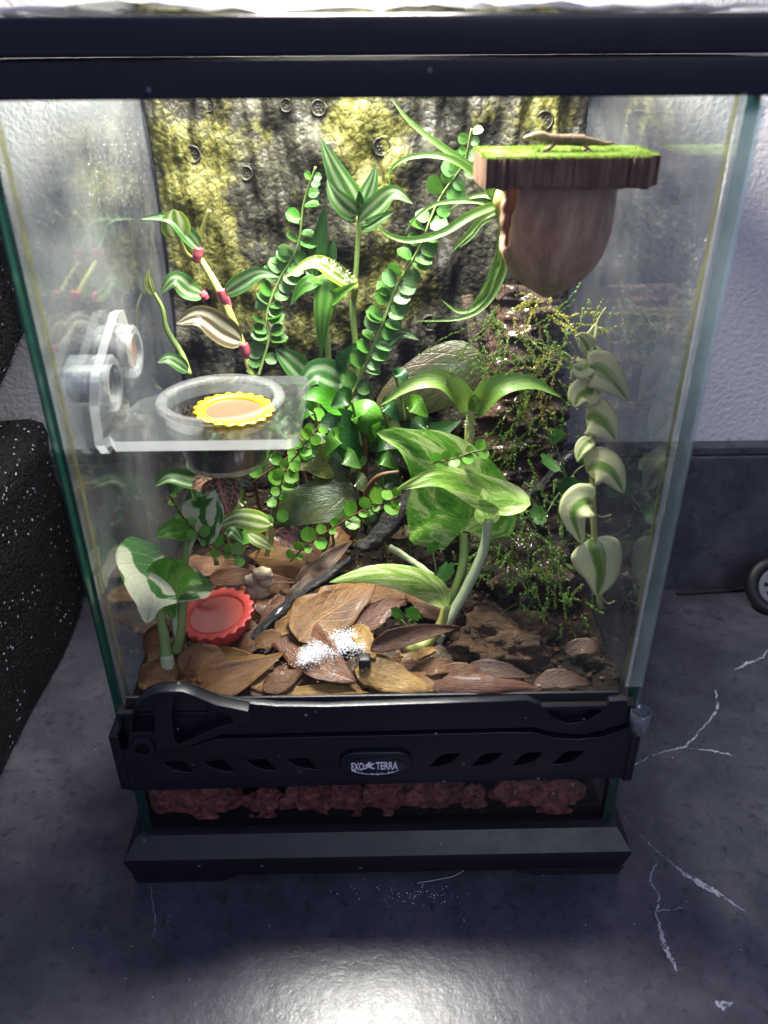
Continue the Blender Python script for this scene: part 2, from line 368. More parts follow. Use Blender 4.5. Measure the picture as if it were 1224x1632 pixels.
m_brown = leafmat('wet_bronze_leaf', 'veins', (.040, .060, .018), (.020, .026, .010), (.080, .052, .026), .2, .18, (.10, .045, .035), 1, .6, .6)
m_yolive = leafmat('yellow_olive_leaf', 'veins', (.16, .20, .03), (.07, .10, .015), (.24, .19, .07), .18, .25, None, 1, .7, .5)
m_hairy = leafmat('fresh_hairy_leaf', 'veins', (.12, .24, .03), (.22, .33, .08), (.18, .30, .06), .3, .32, (.28, .15, .05))
m_hoya = leafmat('cream_green_succulent_leaf', 'hoya', (.15, .31, .04), (.78, .80, .42), (.42, .50, .17), .28, .34, (.62, .64, .36))
m_fit = leafmat('pink_veined_leaf', 'net', (.06, .095, .035), (.62, .22, .19), None, .34, .25)
m_ivy = leafmat('ivy_leaf', 'veins', (.04, .155, .016), (.08, .23, .035), (.05, .19, .02), .24, .34)
m_vine = leafmat('small_round_vine_leaf', 'plain', (.07, .24, .016), (.17, .40, .03), None, .24, .38)
m_dry = [leafmat('dry_leaf_%s' % n, 'dry', a, b, c, r,   .12, None, 1, .7, .05) for n, a, b, c, r in (
    ('tan', (.075, .028, .007), (.27, .125, .034), (.155, .064, .015), .46), ('golden', (.13, .062, .014), (.38, .215, .06), (.225, .115, .028), .44),
    ('red', (.05, .016, .007), (.15, .052, .020), (.092, .031, .012), .44), ('dark', (.025, .012, .006), (.12, .06, .025), (.06, .030, .014), .46),
    ('chestnut', (.06, .020, .006), (.20, .082, .023), (.11, .040, .012), .42))]
m_stem = plain('green_stem', (.20, .30, .08), .4, .5, .25, 150, .2)
m_stem_y = plain('yellow_green_stem', (.36, .38, .10), .4, .5, .25, 150, .2)
m_stem_p = plain('pale_stem', (.42, .50, .28), .35, .5, .2, 150, .2)
m_stem_r = plain('pink_stem_joint', (.42, .085, .11), .4, .5, .3, 150, .2)
m_stem_b = plain('brown_stem', (.12, .062, .024), .5, .4, .4, 150, .4)

# ------------------------------------------------------------------ setting: countertop, upstand, wall
t = NT('slate_laminate'); o_ = t.obj()
n1 = t.noise(o_, 9, 6, .65, .4); n2 = t.noise(o_, 170, 5, .7); n3 = t.noise(o_, 45, 4, .6, 1.2); n5 = t.noise(o_, 28, 8, .7, .3)
c_ = t.ramp(t.math('ADD', t.math('MULTIPLY', n1, .5), t.math('MULTIPLY', n5, .5)), [(.36, (.029, .029, .043)), (.5, (.053, .052, .074)), (.64, (.094, .091, .114))])
c_ = t.mix(t.math('MULTIPLY', t.fstep(n2, .54, .68), .7), c_, (.014, .013, .022))
scr = t.noise(t.n('Mapping', {0: o_, 2: (0, 0, .6), 3: (1, 5, 1)}).outputs[0], 60, 3, .6, 1.5)
c_ = t.mix(t.math('MULTIPLY', t.fstep(scr, .68, .74), .6), c_, (.010, .010, .016)); c_ = t.mix(t.math('MULTIPLY', t.fstep(n3, .62, .72), .3), c_, (.12, .115, .14))
m_counter = t.done(t.pbsdf(c_, t.math('ADD', .19, t.math('MULTIPLY', n2, .22)), t.bump(t.math('ADD', n2, t.math('MULTIPLY', n5, .6)), .35, .0006), 0, .4))
wy = 21.7
def sheet(x0, x1, y0, y1, z, nx=1, ny=1):
    V = [(x0+(x1-x0)*i/nx, y0+(y1-y0)*j/ny, z) for j in range(ny+1) for i in range(nx+1)]
    return np.array(V), [[j*(nx+1)+i, j*(nx+1)+i+1, (j+1)*(nx+1)+i+1, (j+1)*(nx+1)+i] for j in range(ny) for i in range(nx)]
counter = mk('countertop', box(-90, 90, -60, wy, -4, 0), m_counter, kind='structure', smooth=False, loc=(0, 0, 0))
mk('backsplash', join([box(-90, 90, wy-1.2, wy, .02, 9.9, .06), box(-90, 90, wy-1.0, wy, 9.95, 10.5, .08)]), m_counter, kind='structure', smooth=False, loc=(0, wy, 0))
t = NT('painted_wall'); o_ = t.obj(); n1 = t.noise(o_, 350, 3, .5); n2 = t.noise(o_, 12, 3)
m_wall = t.done(t.pbsdf(t.mix(n2, (.52, .51, .53), (.60, .59, .61)), .8, t.bump(n1, .6, .0016), 0, .2))
mk('wall', box(-90, 90, wy+.02, wy+4, -4, 120), m_wall, kind='structure', smooth=False, loc=(0, wy, 0))
t = NT('white_vein'); o_ = t.obj()
m_vein = t.done(t.n('MixShader', {0: t.fstep(t.noise(o_, 260, 5, .7), .36, .52), 1: t.n('BsdfTransparent').outputs[0], 2: t.pbsdf(t.mix(t.noise(o_, 120), (.20, .20, .24), (.50, .50, .58)), .35, None, 0, .4)}).outputs[0])
def ribbon(pts, wid, z=.012):
    P = spline([G(a, b, 0)[:2] for a, b in pts], len(pts)*7); V = []
    n = len(P)
    for i in range(n):
        tt = P[min(i+1, n-1)]-P[max(i-1, 0)]; tt = tt/np.linalg.norm(tt); s = np.array([-tt[1], tt[0]])
        ww = np.interp(i/(n-1), np.linspace(0, 1, len(wid)), wid)*(.7+.7*random.random()); jj = s*random.uniform(-.05, .05)
        V += [(*(P[i]+jj+s*ww/2), z), (*(P[i]+jj-s*ww/2), z)]
    return np.array(V), [[2*i, 2*i+1, 2*i+3, 2*i+2] for i in range(n-1)]
for pts, wid in [([(1065, 1370), (1085, 1388), (1120, 1410), (1150, 1428), (1190, 1455)], [.02, .10, .34, .16, .02]),
                 ([(1045, 1375), (1036, 1405), (1050, 1425), (1046, 1455)], [.03, .1, .05, .1]),
                 ([(1046, 1455), (1055, 1490), (1062, 1515), (1080, 1548)], [.05, .18, .22, .06]),
                 ([(1140, 1100), (1142, 1130), (1115, 1165), (1090, 1190), (1050, 1200), (1000, 1225)], [.05, .12, .05, .12, .04, .07]),
                 ([(1095, 1192), (1140, 1198), (1172, 1205)], [.02, .10, .10]), ([(1170, 1068), (1190, 1058), (1215, 1048), (1224, 1035)], [.03, .2, .09, .05]),
                 ([(1140, 1595), (1152, 1602), (1168, 1598)], [.12, .3, .05]), ([(1046, 1452), (1070, 1450), (1088, 1446)], [.06, .04, .02]),
                 ([(1020, 1330), (1040, 1350), (1066, 1371)], [.02, .04, .03]), ([(240, 1410), (248, 1470), (240, 1500)], [.01, .02, .01])]:
    mk('vein', ribbon(pts, wid), m_vein, counter, smooth=False)
m_hair = plain('pale_fibre', (.45, .45, .5), .5)
mk('fibre', tube(spline([(*G(a, b, 0)[:2], .03) for a, b in ((665, 1408), (700, 1402), (725, 1396), (748, 1382))], 16), .018, 5), m_hair, label='thin pale curved fibre lying on the counter before the terrarium', cat='fibre')
def specks(n, gen, r0, r1, flat=1.0):
    parts = []
    base = np.array([(1, 0, 0), (-1, 0, 0), (0, 1, 0), (0, -1, 0), (0, 0, 1), (0, 0, -1)], float)
    fc = [(0, 2, 4), (2, 1, 4), (1, 3, 4), (3, 0, 4), (2, 0, 5), (1, 2, 5), (3, 1, 5), (0, 3, 5)]
    V = []; Fc = []
    for i in range(n):
        c = np.asarray(gen()); r = random.uniform(r0, r1)*np.array([random.uniform(.6, 1.3), random.uniform(.6, 1.3), flat*random.uniform(.6, 1.2)])
        a = random.random()*6.28; ca, sa = math.cos(a), math.sin(a); k = len(V)
        for b in base*r: V.append(c+np.array([b[0]*ca-b[1]*sa, b[0]*sa+b[1]*ca, b[2]]))
        Fc += [[k+i for i in f] for f in fc]
    return np.array(V), Fc
def cdust():
    q = G(random.gauss(650, 45), random.gauss(1424, 9), 0); return (q[0], q[1], .02)
def cdust2():
    return (*G(random.uniform(20, 1200), random.uniform(1180, 1600), 0)[:2], .015)
mk('dust', join([specks(90, cdust, .012, .04, .6), specks(60, cdust2, .01, .035, .5)]), m_white, kind='stuff', label='scattered white dust specks on the dark counter', cat='dust', loc=(0, -3, 0))

# ------------------------------------------------------------------ terrarium
PH = 10.15
ter = thing('terrarium', 'tall glass terrarium with black plastic frame standing on the dark counter', 'terrarium', (0, 10, 0))
# plinth: lofted ring profile
def frustum(levels):
    V = []
    for hx, y0, y1, z in levels: V += [(-hx, y0, z), (hx, y0, z), (hx, y1, z), (-hx, y1, z)]
    n = len(levels)
    Fc = [[4*i+k, 4*i+(k+1) % 4, 4*i+4+(k+1) % 4, 4*i+4+k] for i in range(n-1) for k in range(4)]
    Fc += [[3, 2, 1, 0], [4*n-4+k for k in range(4)]]
    return np.array(V), Fc
mk('plinth', frustum([(10.45, -.60, 20.6, .22), (10.70, -.85, 20.8, .8), (10.86, -1.02, 21, 1.72), (10.83, -1.0, 20.97, 1.86), (10.32, -.30, 20.4, 2.55), (10.1, -.05, 20.1, 2.62)]), m_plastic2, ter, fix=True, sharp=20, smooth=True)
def fm(y0, y1):       # maps an outline drawn in X-Z to a plate between two Y planes
    return lambda x, y, z: (x, (y0+y1)/2-z, y)
for sx in (-1, 1):
    ol = [(sx*10.6, .0), (sx*10.78, .5), (sx*6.0, .5), (sx*6.3, .3), (sx*6.9, .0)]
    mk('foot', plate(ol, [], 1.2, 0, fm(-.75, .45)), m_plastic2, ter, fix=True, smooth=False)
# panes
def pane(name, x0, x1, y0, y1, z0, z1, edge_mat=None, mat=None, thin='x'):
    V, Fc = box(x0, x1, y0, y1, z0, z1)
    idx = []
    ax = {'x': 0, 'y': 1}[thin]
    for f in Fc:
        q = V[f]; idx.append(0 if np.ptp(q[:, ax]) < 1e-6 else 2 if np.ptp(q[:, 2]) < 1e-6 else 1)
    return mk(name, (V, Fc), [mat or m_glass, edge_mat or m_edge, m_black], ter, smooth=False, midx=idx)
pane('side_pane', -PH, -PH+.38, .02, 20.2, 2.5, 31.3, mat=m_side)
pane('side_pane', PH-.38, PH, .02, 20.2, 2.5, 31.3, mat=m_side_r)
pane('lower_front_pane', -PH+.42, PH-.42, .05, .40, 2.65, 9.6, thin='y', edge_mat=m_black)
door = pane('door_pane', -PH+.30, PH-.25, -.46, -.08, 9.88, 31.2, thin='y')
pane('back_pane', -PH+.42, PH-.42, 19.8, 20.15, 2.65, 31.2, thin='y')
mk('floor_pane', box(-PH+.42, PH-.42, .45, 19.75, 2.66, 3.0), m_black, ter, smooth=False)
# silicone beads
for sx in (-1, 1):
    mk('silicone_bead', tube(spline([(sx*(PH-.45), .48, 9.8), (sx*(PH-.46), .5, 20), (sx*(PH-.45), .48, 31)], 30), .06, 6, .7), m_silicone, ter)
# clear plastic edging on the right side of the door
prof = [(9.50, -.62), (9.98, -.62), (9.98, -.06), (9.93, -.06), (9.93, -.56), (9.50, -.56)]
mk('door_edge_strip', plate(prof, [], 19.4, 0, lambda x, y, z: (x, y, 20.6+z)), m_strip, ter, fix=True, smooth=False)
mk('door_seal', tube([(9.42, -.55, 10.9), (9.42, -.55, 30.6)], .07, 8), m_acryl_edge, ter)
mk('outer_edge_strip', plate([(10.2, -.05), (10.26, -.05), (10.26, .35), (10.2, .35)], [], 21, 0, lambda x, y, z: (x, y, 19.9+z)), m_strip, ter, fix=True, smooth=False)
mk('strip_end', join([lathe([(.36, 0), (.40, 1.0), (.34, 1.0), (.30, 0)], 20, (10.1, -.72, 8.75), close=True)]), m_strip, ter, fix=True)
# top frame
def ring(hx0, y00, y10, hx1, y01, y11, z0, z1, b=.08):
    return plate([(-hx0, y00), (hx0, y00), (hx0, y10), (-hx0, y10)], [[(-hx1, y01), (hx1, y01), (hx1, y11), (-hx1, y11)]], z1-z0, b, lambda x, y, z: (x, y, (z0+z1)/2+z))
tf = mk('top_frame', ring(10.62, -.72, 20.7, 9.3, .2, 19.3, 31.42, 32.30, .10), m_plastic, ter, fix=True, sharp=35)
mk('top_frame_skirt', ring(10.50, -.58, 20.55, 9.9, -.02, 20.2, 30.52, 31.40, .06), m_plastic, ter, fix=True, sharp=35)
mk('lid_bar', box(-9.3, 9.3, 15.6, 16.0, 31.7, 32.1, .05), m_plastic, ter)
# front vent band with slots
def XZ(px, py, Y):
    q = A(px, py, Y); return (q[0], q[2])
BY = -.62
slots = []
for cx, cy in ((285, 1222), (350, 1221), (417, 1219), (482, 1217)):
    slots.append([XZ(cx+a, cy+b, BY) for a, b in ((-25, -7), (-18, -1), (-8, 5), (4, 8), (25, 10), (17, 2), (9, -6), (6, -9), (-8, -8))])
for cx, cy in ((708, 1212), (775, 1211), (840, 1210), (905, 1208)):
    slots.append([XZ(cx+a, cy+b, BY) for a, b in ((26, -11), (20, -4), (10, 4), (-4, 9), (-26, 11), (-16, 3), (-8, -6), (2, -10))])
top = [XZ(a, b, BY) for a, b in ((208, 1196), (300, 1192), (345, 1178), (420, 1177), (600, 1173), (800, 1168), (850, 1168), (880, 1176), (920, 1179), (960, 1175), (985, 1166), (1000, 1156))]
bot = [XZ(a, b, BY) for a, b in ((986, 1240), (600, 1250), (219, 1261))]
top[0] = (-9.98, top[0][1]); bot[-1] = (-9.98, bot[-1][1]); top[-1] = (9.98, top[-1][1]); bot[0] = (9.98, bot[0][1])
band = mk('vent_band', plate(top+bot, slots, .5, .03, fm(BY, BY+.5)), m_plastic, ter, fix=True, sharp=30)
for s in slots:
    c = np.mean(s, 0); s2 = [(c[0]+(x-c[0])*1.25, c[1]+(y-c[1])*1.35) for x, y in s]
    mk('slot_back', plate(s2, [], .05, 0, fm(BY+.54, BY+.59)), m_black, band, fix=True, smooth=False)
for sx in (-1, 1): mk('band_end', box(min(sx*9.99, sx*10.38), max(sx*9.99, sx*10.38), BY+.03, 1.2, 5.75, 8.75, .05), m_plastic, ter)
mk('band_core', box(-9.95, 9.95, -.10, .02, 5.75, 9.6, .01), m_black, ter, smooth=False)
# upper rail with finger scoop
RY = -.52
rt = [XZ(a, b, RY) for a, b in ((330, 1112), (380, 1120), (440, 1126), (520, 1127), (700, 1121), (840, 1116), (862, 1124), (880, 1143), (905, 1154), (935, 1150), (958, 1135), (972, 1118))]
rb = [XZ(a, b, RY) for a, b in ((1000, 1116), (1004, 1152), (975, 1160), (930, 1172), (880, 1168), (850, 1160), (600, 1166), (430, 1170), (330, 1172))]
mk('upper_rail', plate(rt+rb, [], .34, .04, fm(RY, RY+.34)), m_plastic, ter, fix=True, sharp=30)
rl = [XZ(a, b, -.16) for a, b in ((200, 1112), (330, 1113), (985, 1103), (985, 1160), (200, 1175))]
mk('rail_back', plate(rl, [], .12, .02, fm(-.165, -.045)), m_plastic2, ter, fix=True, sharp=30)
mk('sill', box(-9.9, 9.95, -.515, .02, 9.66, 9.865, .03), m_plastic2, ter)
# lock housing, left
LY = -.95
lo = [XZ(a, b, LY) for a, b in ((204, 1196), (205, 1160), (212, 1132), (228, 1112), (250, 1103), (290, 1102), (312, 1110), (345, 1124), (395, 1134), (400, 1150), (370, 1166), (330, 1180), (290, 1195), (270, 1204), (215, 1206))]
h1 = [XZ(a, b, LY) for a, b in ((278, 1112), (300, 1112), (325, 1124), (365, 1140), (372, 1152), (345, 1160), (300, 1180), (284, 1188), (279, 1180), (272, 1140))]
h2 = [XZ(a, b, LY) for a, b in ((210, 1168), (212, 1142), (222, 1124), (238, 1112), (244, 1114), (246, 1168))]
lock = mk('lock_housing', plate(lo, [h1, h2], .5, .045, fm(LY, LY+.5)), m_plastic, ter, fix=True, sharp=30)
mk('recess', plate([(x*1.0, z) for x, z in lo], [], .03, 0, fm(LY+.50, LY+.53)), m_plastic, lock, fix=True, smooth=False)
c = A(228, 1190, LY-.02)
mk('keyhole_collar', lathe([(.28, 0), (.46, 0), (.50, .1), (.50, .3), (.28, .3)], 28, (c[0], LY-.14, c[2]), 'y', close=True), m_plastic, lock, fix=True, sharp=40)
mk('keyhole', disc(.29, (c[0], LY-.06, c[2]), 24, axis='y'), m_black, lock)
# badge
bc = A(599, 1218, BY-.15); k = ppc(bc)
bo = rrect(bc[0]-58/k, bc[0]+58/k, bc[2]-27/k, bc[2]+27/k, 26/k, 10)
badge = mk('badge', join([plate(bo, [], .22, .07, fm(BY-.20, BY+.02))]), m_plastic, ter, fix=True, sharp=50)
bi = circ(bc[0]+1/k, bc[2]-3/k, 47/k, 21/k, 36)
t = NT('badge_gloss'); m_bg = t.done(t.pbsdf((.006, .007, .02), .12, None, 0, .6))
mk('badge_face', plate(bi, [], .03, .01, fm(BY-.235, BY-.205)), m_bg, badge, fix=True, sharp=40)
def lettering(name, txt, x0, x1, z0, z1, y, parent, mat, t=.012):
    cu = bpy.data.curves.new(name, 'FONT'); cu.body = txt; cu.extrude = .02; cu.offset = .022; cu.size = 1
    ob = bpy.data.objects.new(name, cu); COL.objects.link(ob)
    me = bpy.data.meshes.new_from_object(ob.evaluated_get(bpy.context.evaluated_depsgraph_get()))
    V = np.array([v.co[:] for v in me.vertices]); Fc = [list(p.vertices) for p in me.polygons]
    bpy.data.objects.remove(ob); bpy.data.curves.remove(cu); bpy.data.meshes.remove(me)
    mn, mx = V.min(0), V.max(0)
    W = np.column_stack([x0+(V[:, 0]-mn[0])/(mx[0]-mn[0])*(x1-x0), y-(V[:, 2]-mn[2])/(mx[2]-mn[2])*t, z0+(V[:, 1]-mn[1])/(mx[1]-mn[1])*(z1-z0)])
    return mk(name, (W, Fc), mat, parent, smooth=False)
ty = BY-.238
lettering('lettering', 'EXO', bc[0]-39/k, bc[0]-19/k, bc[2]-9/k, bc[2]+8/k, ty, badge, m_white)
lettering('lettering', 'TERRA', bc[0]+0/k, bc[0]+35/k, bc[2]-8/k, bc[2]+9/k, ty, badge, m_white)
em = [(-9, 2), (-5, 4), (-3, 8), (0, 10), (2, 8), (0, 4), (6, 7), (7, 5), (2, 1), (4, -3), (8, -5), (7, -7), (1, -5), (-2, -2), (-6, -6), (-10, -7), (-10, -5), (-7, -3), (-4, 1), (-9, 0)]
mk('emblem', plate([(bc[0]+(-9.5+x*1.0)/k, bc[2]+(0+y)/k) for x, y in em], [], .012, 0, fm(ty-.012, ty)), m_white, badge, fix=True, smooth=False)
arc = [(bc[0]+math.cos(a)*41/k, bc[2]-4/k+math.sin(a)*15/k) for a in np.linspace(math.pi*1.12, math.pi*1.85, 26)]
mk('smudge', join([specks(60, (lambda: (lambda i: (arc[i][0]+random.gauss(0, .03), ty-.004, arc[i][1]+random.gauss(.03, .03)))(random.randrange(26))), .01, .035, 1.0), tube([(x, ty, z) for x, z in arc], .012, 5)]), m_white, badge, smooth=False)['kind'] = 'stuff'

# film over the lid
def film():
    nx, ny = 70, 40; V = []
    for j in range(ny+1):
        for i in range(nx+1):
            x = -10.9+21.8*i/nx; y = -.95+21.6*j/ny
            q = Vector((x*.55, y*.55, 2)); z = 32.42+.16*abs(noise.noise(q))+.12*abs(noise.noise(q*2.7))
            if j == 0: z -= .10+.06*noise.noise(Vector((x*.6, 0, 4)))
            if j < 3: z += .28*max(0, noise.noise(Vector((x*.28, 3, 0))))
            V.append((x, y, z))
    return np.array(V), [[j*(nx+1)+i, j*(nx+1)+i+1, (j+1)*(nx+1)+i+1, (j+1)*(nx+1)+i] for j in range(ny) for i in range(nx)]
mk('plastic_film', film(), m_film, label='crumpled clear plastic film laid over the terrarium lid', cat='film', loc=(0, 10, 32.4))
# LED lamp resting above the lid
LC = (-.8, 12.3, 39.0)
lamp = thing('led_lamp', 'bright white lamp shining down above the terrarium lid', 'lamp', LC)
mk('housing', lathe([(.4, 3.2), (2.2, 3.0), (4.2, 1.9), (5.0, .35), (5.0, 0), (4.7, 0), (4.65, .35), (4.0, 1.6), (.4, 2.6)], 40, LC, close=True), m_lamp, lamp, fix=True, sharp=40)
mk('light_panel', disc(4.3, (LC[0], LC[1], LC[2]+.8), 40), m_led, lamp)
mk('stand', join([box(LC[0]-.3, LC[0]+.3, LC[1]+2.8, LC[1]+3.2, LC[2]+1.5, LC[2]+6, .05)]), m_plastic, lamp)
la = area('lamp_light', (LC[0], LC[1], LC[2]+.55), (LC[0], LC[1], 0), 9.5, 4.7, (1.0, .96, .87), 'DISK')

# ------------------------------------------------------------------ inside: soil, drainage, background
def soil():
    nx, ny = 90, 80; V = []
    for j in range(ny+1):
        for i in range(nx+1):
            x = -9.7+19.4*i/nx; y = .47+17.6*j/ny
            z = soil_z(x, y)-.25+.28*noise.noise(Vector((x*.5, y*.5, 1)))+.16*noise.noise(Vector((x*1.7, y*1.7, 3)))+.08*noise.noise(Vector((x*5, y*5, 3)))
            V.append((x, y, z))
    Fc = [[j*(nx+1)+i, j*(nx+1)+i+1, (j+1)*(nx+1)+i+1, (j+1)*(nx+1)+i] for j in range(ny) for i in range(nx)]
    n = len(V)
    V += [(-9.7+19.4*i/nx, .47, 5.2) for i in range(nx+1)]
    Fc += [[n+i, n+i+1, i+1, i] for i in range(nx)]
    return np.array(V), Fc
mk('soil', soil(), m_soil, kind='structure', loc=(0, 10, 9))
mk('drainage_layer', box(-9.65, 9.65, 1.9, 19.6, 3.02, 5.1, .2), m_black, kind='structure', loc=(0, 10, 3))
rocks = [(300, 1275, 62, 34), (345, 1282, 50, 42), (420, 1284, 40, 28), (490, 1274, 52, 32), (548, 1282, 40, 34), (612, 1270, 46, 36), (690, 1270, 52, 40), (752, 1280, 34, 28), (822, 1264, 44, 34), (880, 1270, 54, 30), (270, 1270, 40, 28)]
rl_ = ['rounded one at the left end', 'wedge pointing down near the left', 'small squat one left of the middle', 'broad one under the left slots', 'pitted one left of the badge', 'bright one below the badge', 'large pointed one right of the badge', 'small low one between two larger rocks', 'angular one towards the right end', 'long one at the right end', 'dark one half hidden in the left corner']
for i, (px, py, a, b) in enumerate(rocks):
    c = A(px, py, .95); kk = ppc(c)
    mk('lava_rock', rock(c, (a/kk*.84, .5, b/kk*1.3), 4, .42, 1.5, i+2, .16), m_lava, label='red lava rock in the base window: '+rl_[i], cat='rock', group='lava rocks in the drainage layer', loc=(c[0], c[1], c[2]-b/kk))
# background panel
def bgpanel():
    nx, nz = 170, 190; V = []; L = []
    lich = [(300, 330, 45, 110, 1), (345, 230, 40, 60, .7), (330, 400, 55, 90, .9), (390, 480, 40, 60, .5), (600, 230, 55, 90, .9), (545, 190, 35, 40, .8), (470, 350, 30, 60, .4), (590, 330, 45, 60, .7), (640, 450, 70, 70, .8), (560, 520, 60, 60, .5), (840, 190, 70, 40, .6), (880, 180, 40, 50, .6), (480, 560, 60, 80, .6), (720, 330, 40, 50, .4), (260, 220, 30, 60, .5), (420, 230, 40, 60, .4)]
    lc = []
    for px, py, sx, sz, a in lich:
        q = A(px, py, 15.6); kk = ppc(q); lc.append((q[0], q[2], sx/kk, sz/kk, a))
    for j in range(nz+1):
        for i in range(nx+1):
            x = -9.75+19.5*i/nx; z = 9+21.6*j/nz
            q = Vector((x, 0, z))
            xs = x+.5*noise.noise(q*.25)+.04*(z-20)
            y = 16.2-.75*abs(math.sin((xs+4.4)*math.pi/8.4))**.6+.25
            y += .35*noise.noise(q*.6+Vector((3, 1, 0)))
            f1 = noise.noise(Vector((x*1.5+.3*noise.noise(q*.7), 4, z*.32))); y += .30*f1; y += .12*noise.noise(Vector((x*4.2, 9, z*.8)))
            vd = noise.voronoi(Vector((x*2.6, 7, z*2.0)))[0]; y += .09*(vd[0]-vd[1])*(.5+noise.noise(q*.5))
            y += .07*noise.noise(q*7.0)
            if i in (0, nx): y = 16.25
            V.append((x, y, z))
            l = sum(a*math.exp(-((x-cx)/sx)**2-((z-cz)/sz)**2) for cx, cz, sx, sz, a in lc)
            L.append(l)
    Fc = [[j*(nx+1)+i, j*(nx+1)+i+1, (j+1)*(nx+1)+i+1, (j+1)*(nx+1)+i] for j in range(nz) for i in range(nx)]
    n = len(V); V += [(-9.75, 19.5, 9), (9.75, 19.5, 9), (9.75, 19.5, 30.6), (-9.75, 19.5, 30.6)]; L += [0]*4
    W = nx+1
    Fc += [[n, n+1, n+2, n+3], [j for j in [n+3]+[nz*W]+[n]+[]][:0] or [n, 0, nz*W, n+3], [n+1, n+2, nz*W+nx, nx], [n+3, nz*W, nz*W+nx, n+2]]
    return (np.array(V), Fc), L
t = NT('rock_relief'); o_ = t.obj()
at = t.n('Attribute', attribute_name='lichen').outputs['Fac']
n1 = t.noise(o_, 60, 6, .7); n2 = t.noise(o_, 260, 5, .7); n3 = t.noise(o_, 28, 4, .6, .5)
vor = t.n('TexVoronoi', {'Vector': o_, 'Scale': 300.0}, feature='DISTANCE_TO_EDGE').outputs[0]
g_ = t.ramp(t.math('ADD', t.math('MULTIPLY', n1, .7), t.math('MULTIPLY', n2, .3)), [(.36, (.006, .006, .005)), (.5, (.026, .024, .016)), (.70, (.10, .096, .066))])
y_ = t.ramp(n2, [(.36, (.035, .034, .008)), (.5, (.12, .115, .022)), (.70, (.21, .21, .08))])
n4 = t.noise(o_, 110, 5, .75)
mk_ = t.fstep(t.math('ADD', t.math('MULTIPLY', at, .47), t.math('ADD', t.math('MULTIPLY', n4, .9), t.math('MULTIPLY', n3, .5))), .86, 1.06)
c_ = t.mix(mk_, g_, y_); c_ = t.mix(t.math('MULTIPLY', t.math('SUBTRACT', 1.0, t.fstep(vor, .0, .10)), .35), c_, (.010, .010, .010))
hh = t.math('ADD', t.math('MULTIPLY', t.fstep(vor, 0, .3), .25), t.math('MULTIPLY', n2, .9))
m_rockbg = t.done(t.pbsdf(c_, t.math('ADD', .34, t.math('MULTIPLY', n1, .3)), t.bump(hh, .7, .0012), 0, .35, .05))
(bv, L) = bgpanel()
bgp = mk('background_panel', bv, m_rockbg, label='dark rock textured relief panel with yellow lichen at the back of the terrarium', cat='panel', attr={'lichen': L}, loc=(0, 17, 9))
for px, py, r in ((307, 246, 13), (330, 166, 12), (608, 234, 14), (392, 276, 11), (868, 192, 14), (508, 172, 12), (622, 515, 16), (685, 515, 13), (456, 168, 10)):
    c = A(px, py, 15.55); cx_, cz_ = c[0], c[2]; pv = bv[0][np.argmin((bv[0][:171*191, 0]-cx_)**2+(bv[0][:171*191, 2]-cz_)**2)]; c = A(px, py, pv[1]-.04); kk = ppc(c); r = r/kk
    parts = [lathe([(r*.78, .3), (r*.82, -.02), (r*.95, -.07), (r*1.08, 0), (r*1.12, .3)], 20, c, 'y')]
    for q in range(7):
        a = q*math.pi/3; d = (0, 0) if q == 6 else (math.cos(a)*r*.42, math.sin(a)*r*.42)
        parts.append(rock((c[0]+d[0], c[1]+.05, c[2]+d[1]), (r*.17,)*3, 1, 0))
    parts.append(disc(r*.82, (c[0], c[1]+.03, c[2]), 16, axis='y'))
    mk('ring_knob', join(parts), m_rockbg, bgp)

# ------------------------------------------------------------------ leaves and stems
def prof_w(u, kind):
    if kind == 'ovate': return max(0, math.sin(math.pi*u**.72))**.75*(1-.15*u)
    if kind == 'heart': return (max(0, 1-u)**.62)*(.62+.75*math.sin(math.pi*min(1, u*1.15+.12)))*min(1, .55+u*5)*1.0
    if kind == 'lance': return max(0, math.sin(math.pi*u**.6))**.9
    if kind == 'strap': return min(1, (u*10+.55))*(1-u**2.2)**.8
    if kind == 'round': return max(0, 1-(2*u-1)**2)**.5
    if kind == 'ivy': return max(0, 1-(2*u-1)**2)**.5*(.7+.42*abs(math.sin(u*math.pi*2.6+.5)))
    return 1
def leafgeo(P, wcm, n, kind='ovate', cup=.12, nu=14, nv=8, wave=0.0, twist=0.0, seed=0, edge=0.0, fold=0.0):
    Q = spline(P, nu+1); V = []; UV = []
    for i in range(nu+1):
        u = i/nu; t = nrm(Q[min(i+1, nu)]-Q[max(i-1, 0)]); s = np.cross(t, n)
        s = nrm(s); nn = np.cross(s, t)
        if twist:
            a = twist*u; s, nn = s*math.cos(a)+nn*math.sin(a), nn*math.cos(a)-s*math.sin(a)
        hw = wcm/2*prof_w(u, kind)
        for j in range(nv+1):
            x = 2*j/nv-1; e = 1+edge*(noise.noise(Vector((u*5, x*2, seed)))+.6*noise.noise(Vector((u*17, x*3, seed))))*abs(x)**3
            z = cup*wcm*(x*x)*prof_w(u, kind)+fold*wcm*abs(x)*prof_w(u, kind)+wave*wcm*math.sin(u*9+x*2+seed)*abs(x)**1.5*.5
            p = Q[i]+s*x*hw*e+nn*z
            if kind == 'heart' and u < .3: p = p-t*(.3-u)*.55*wcm*abs(x)**1.3*(1-abs(x)*.2)
            V.append(p); UV.append((u, j/nv))
    W = nv+1
    return (np.array(V), [[i*W+j, i*W+j+1, (i+1)*W+j+1, (i+1)*W+j] for i in range(nu) for j in range(nv)]), UV
def nvec(P, off):
    mid = np.mean(P, 0); return nrm(nrm(CAM-mid)+np.array(off, float))
_ls = [0]
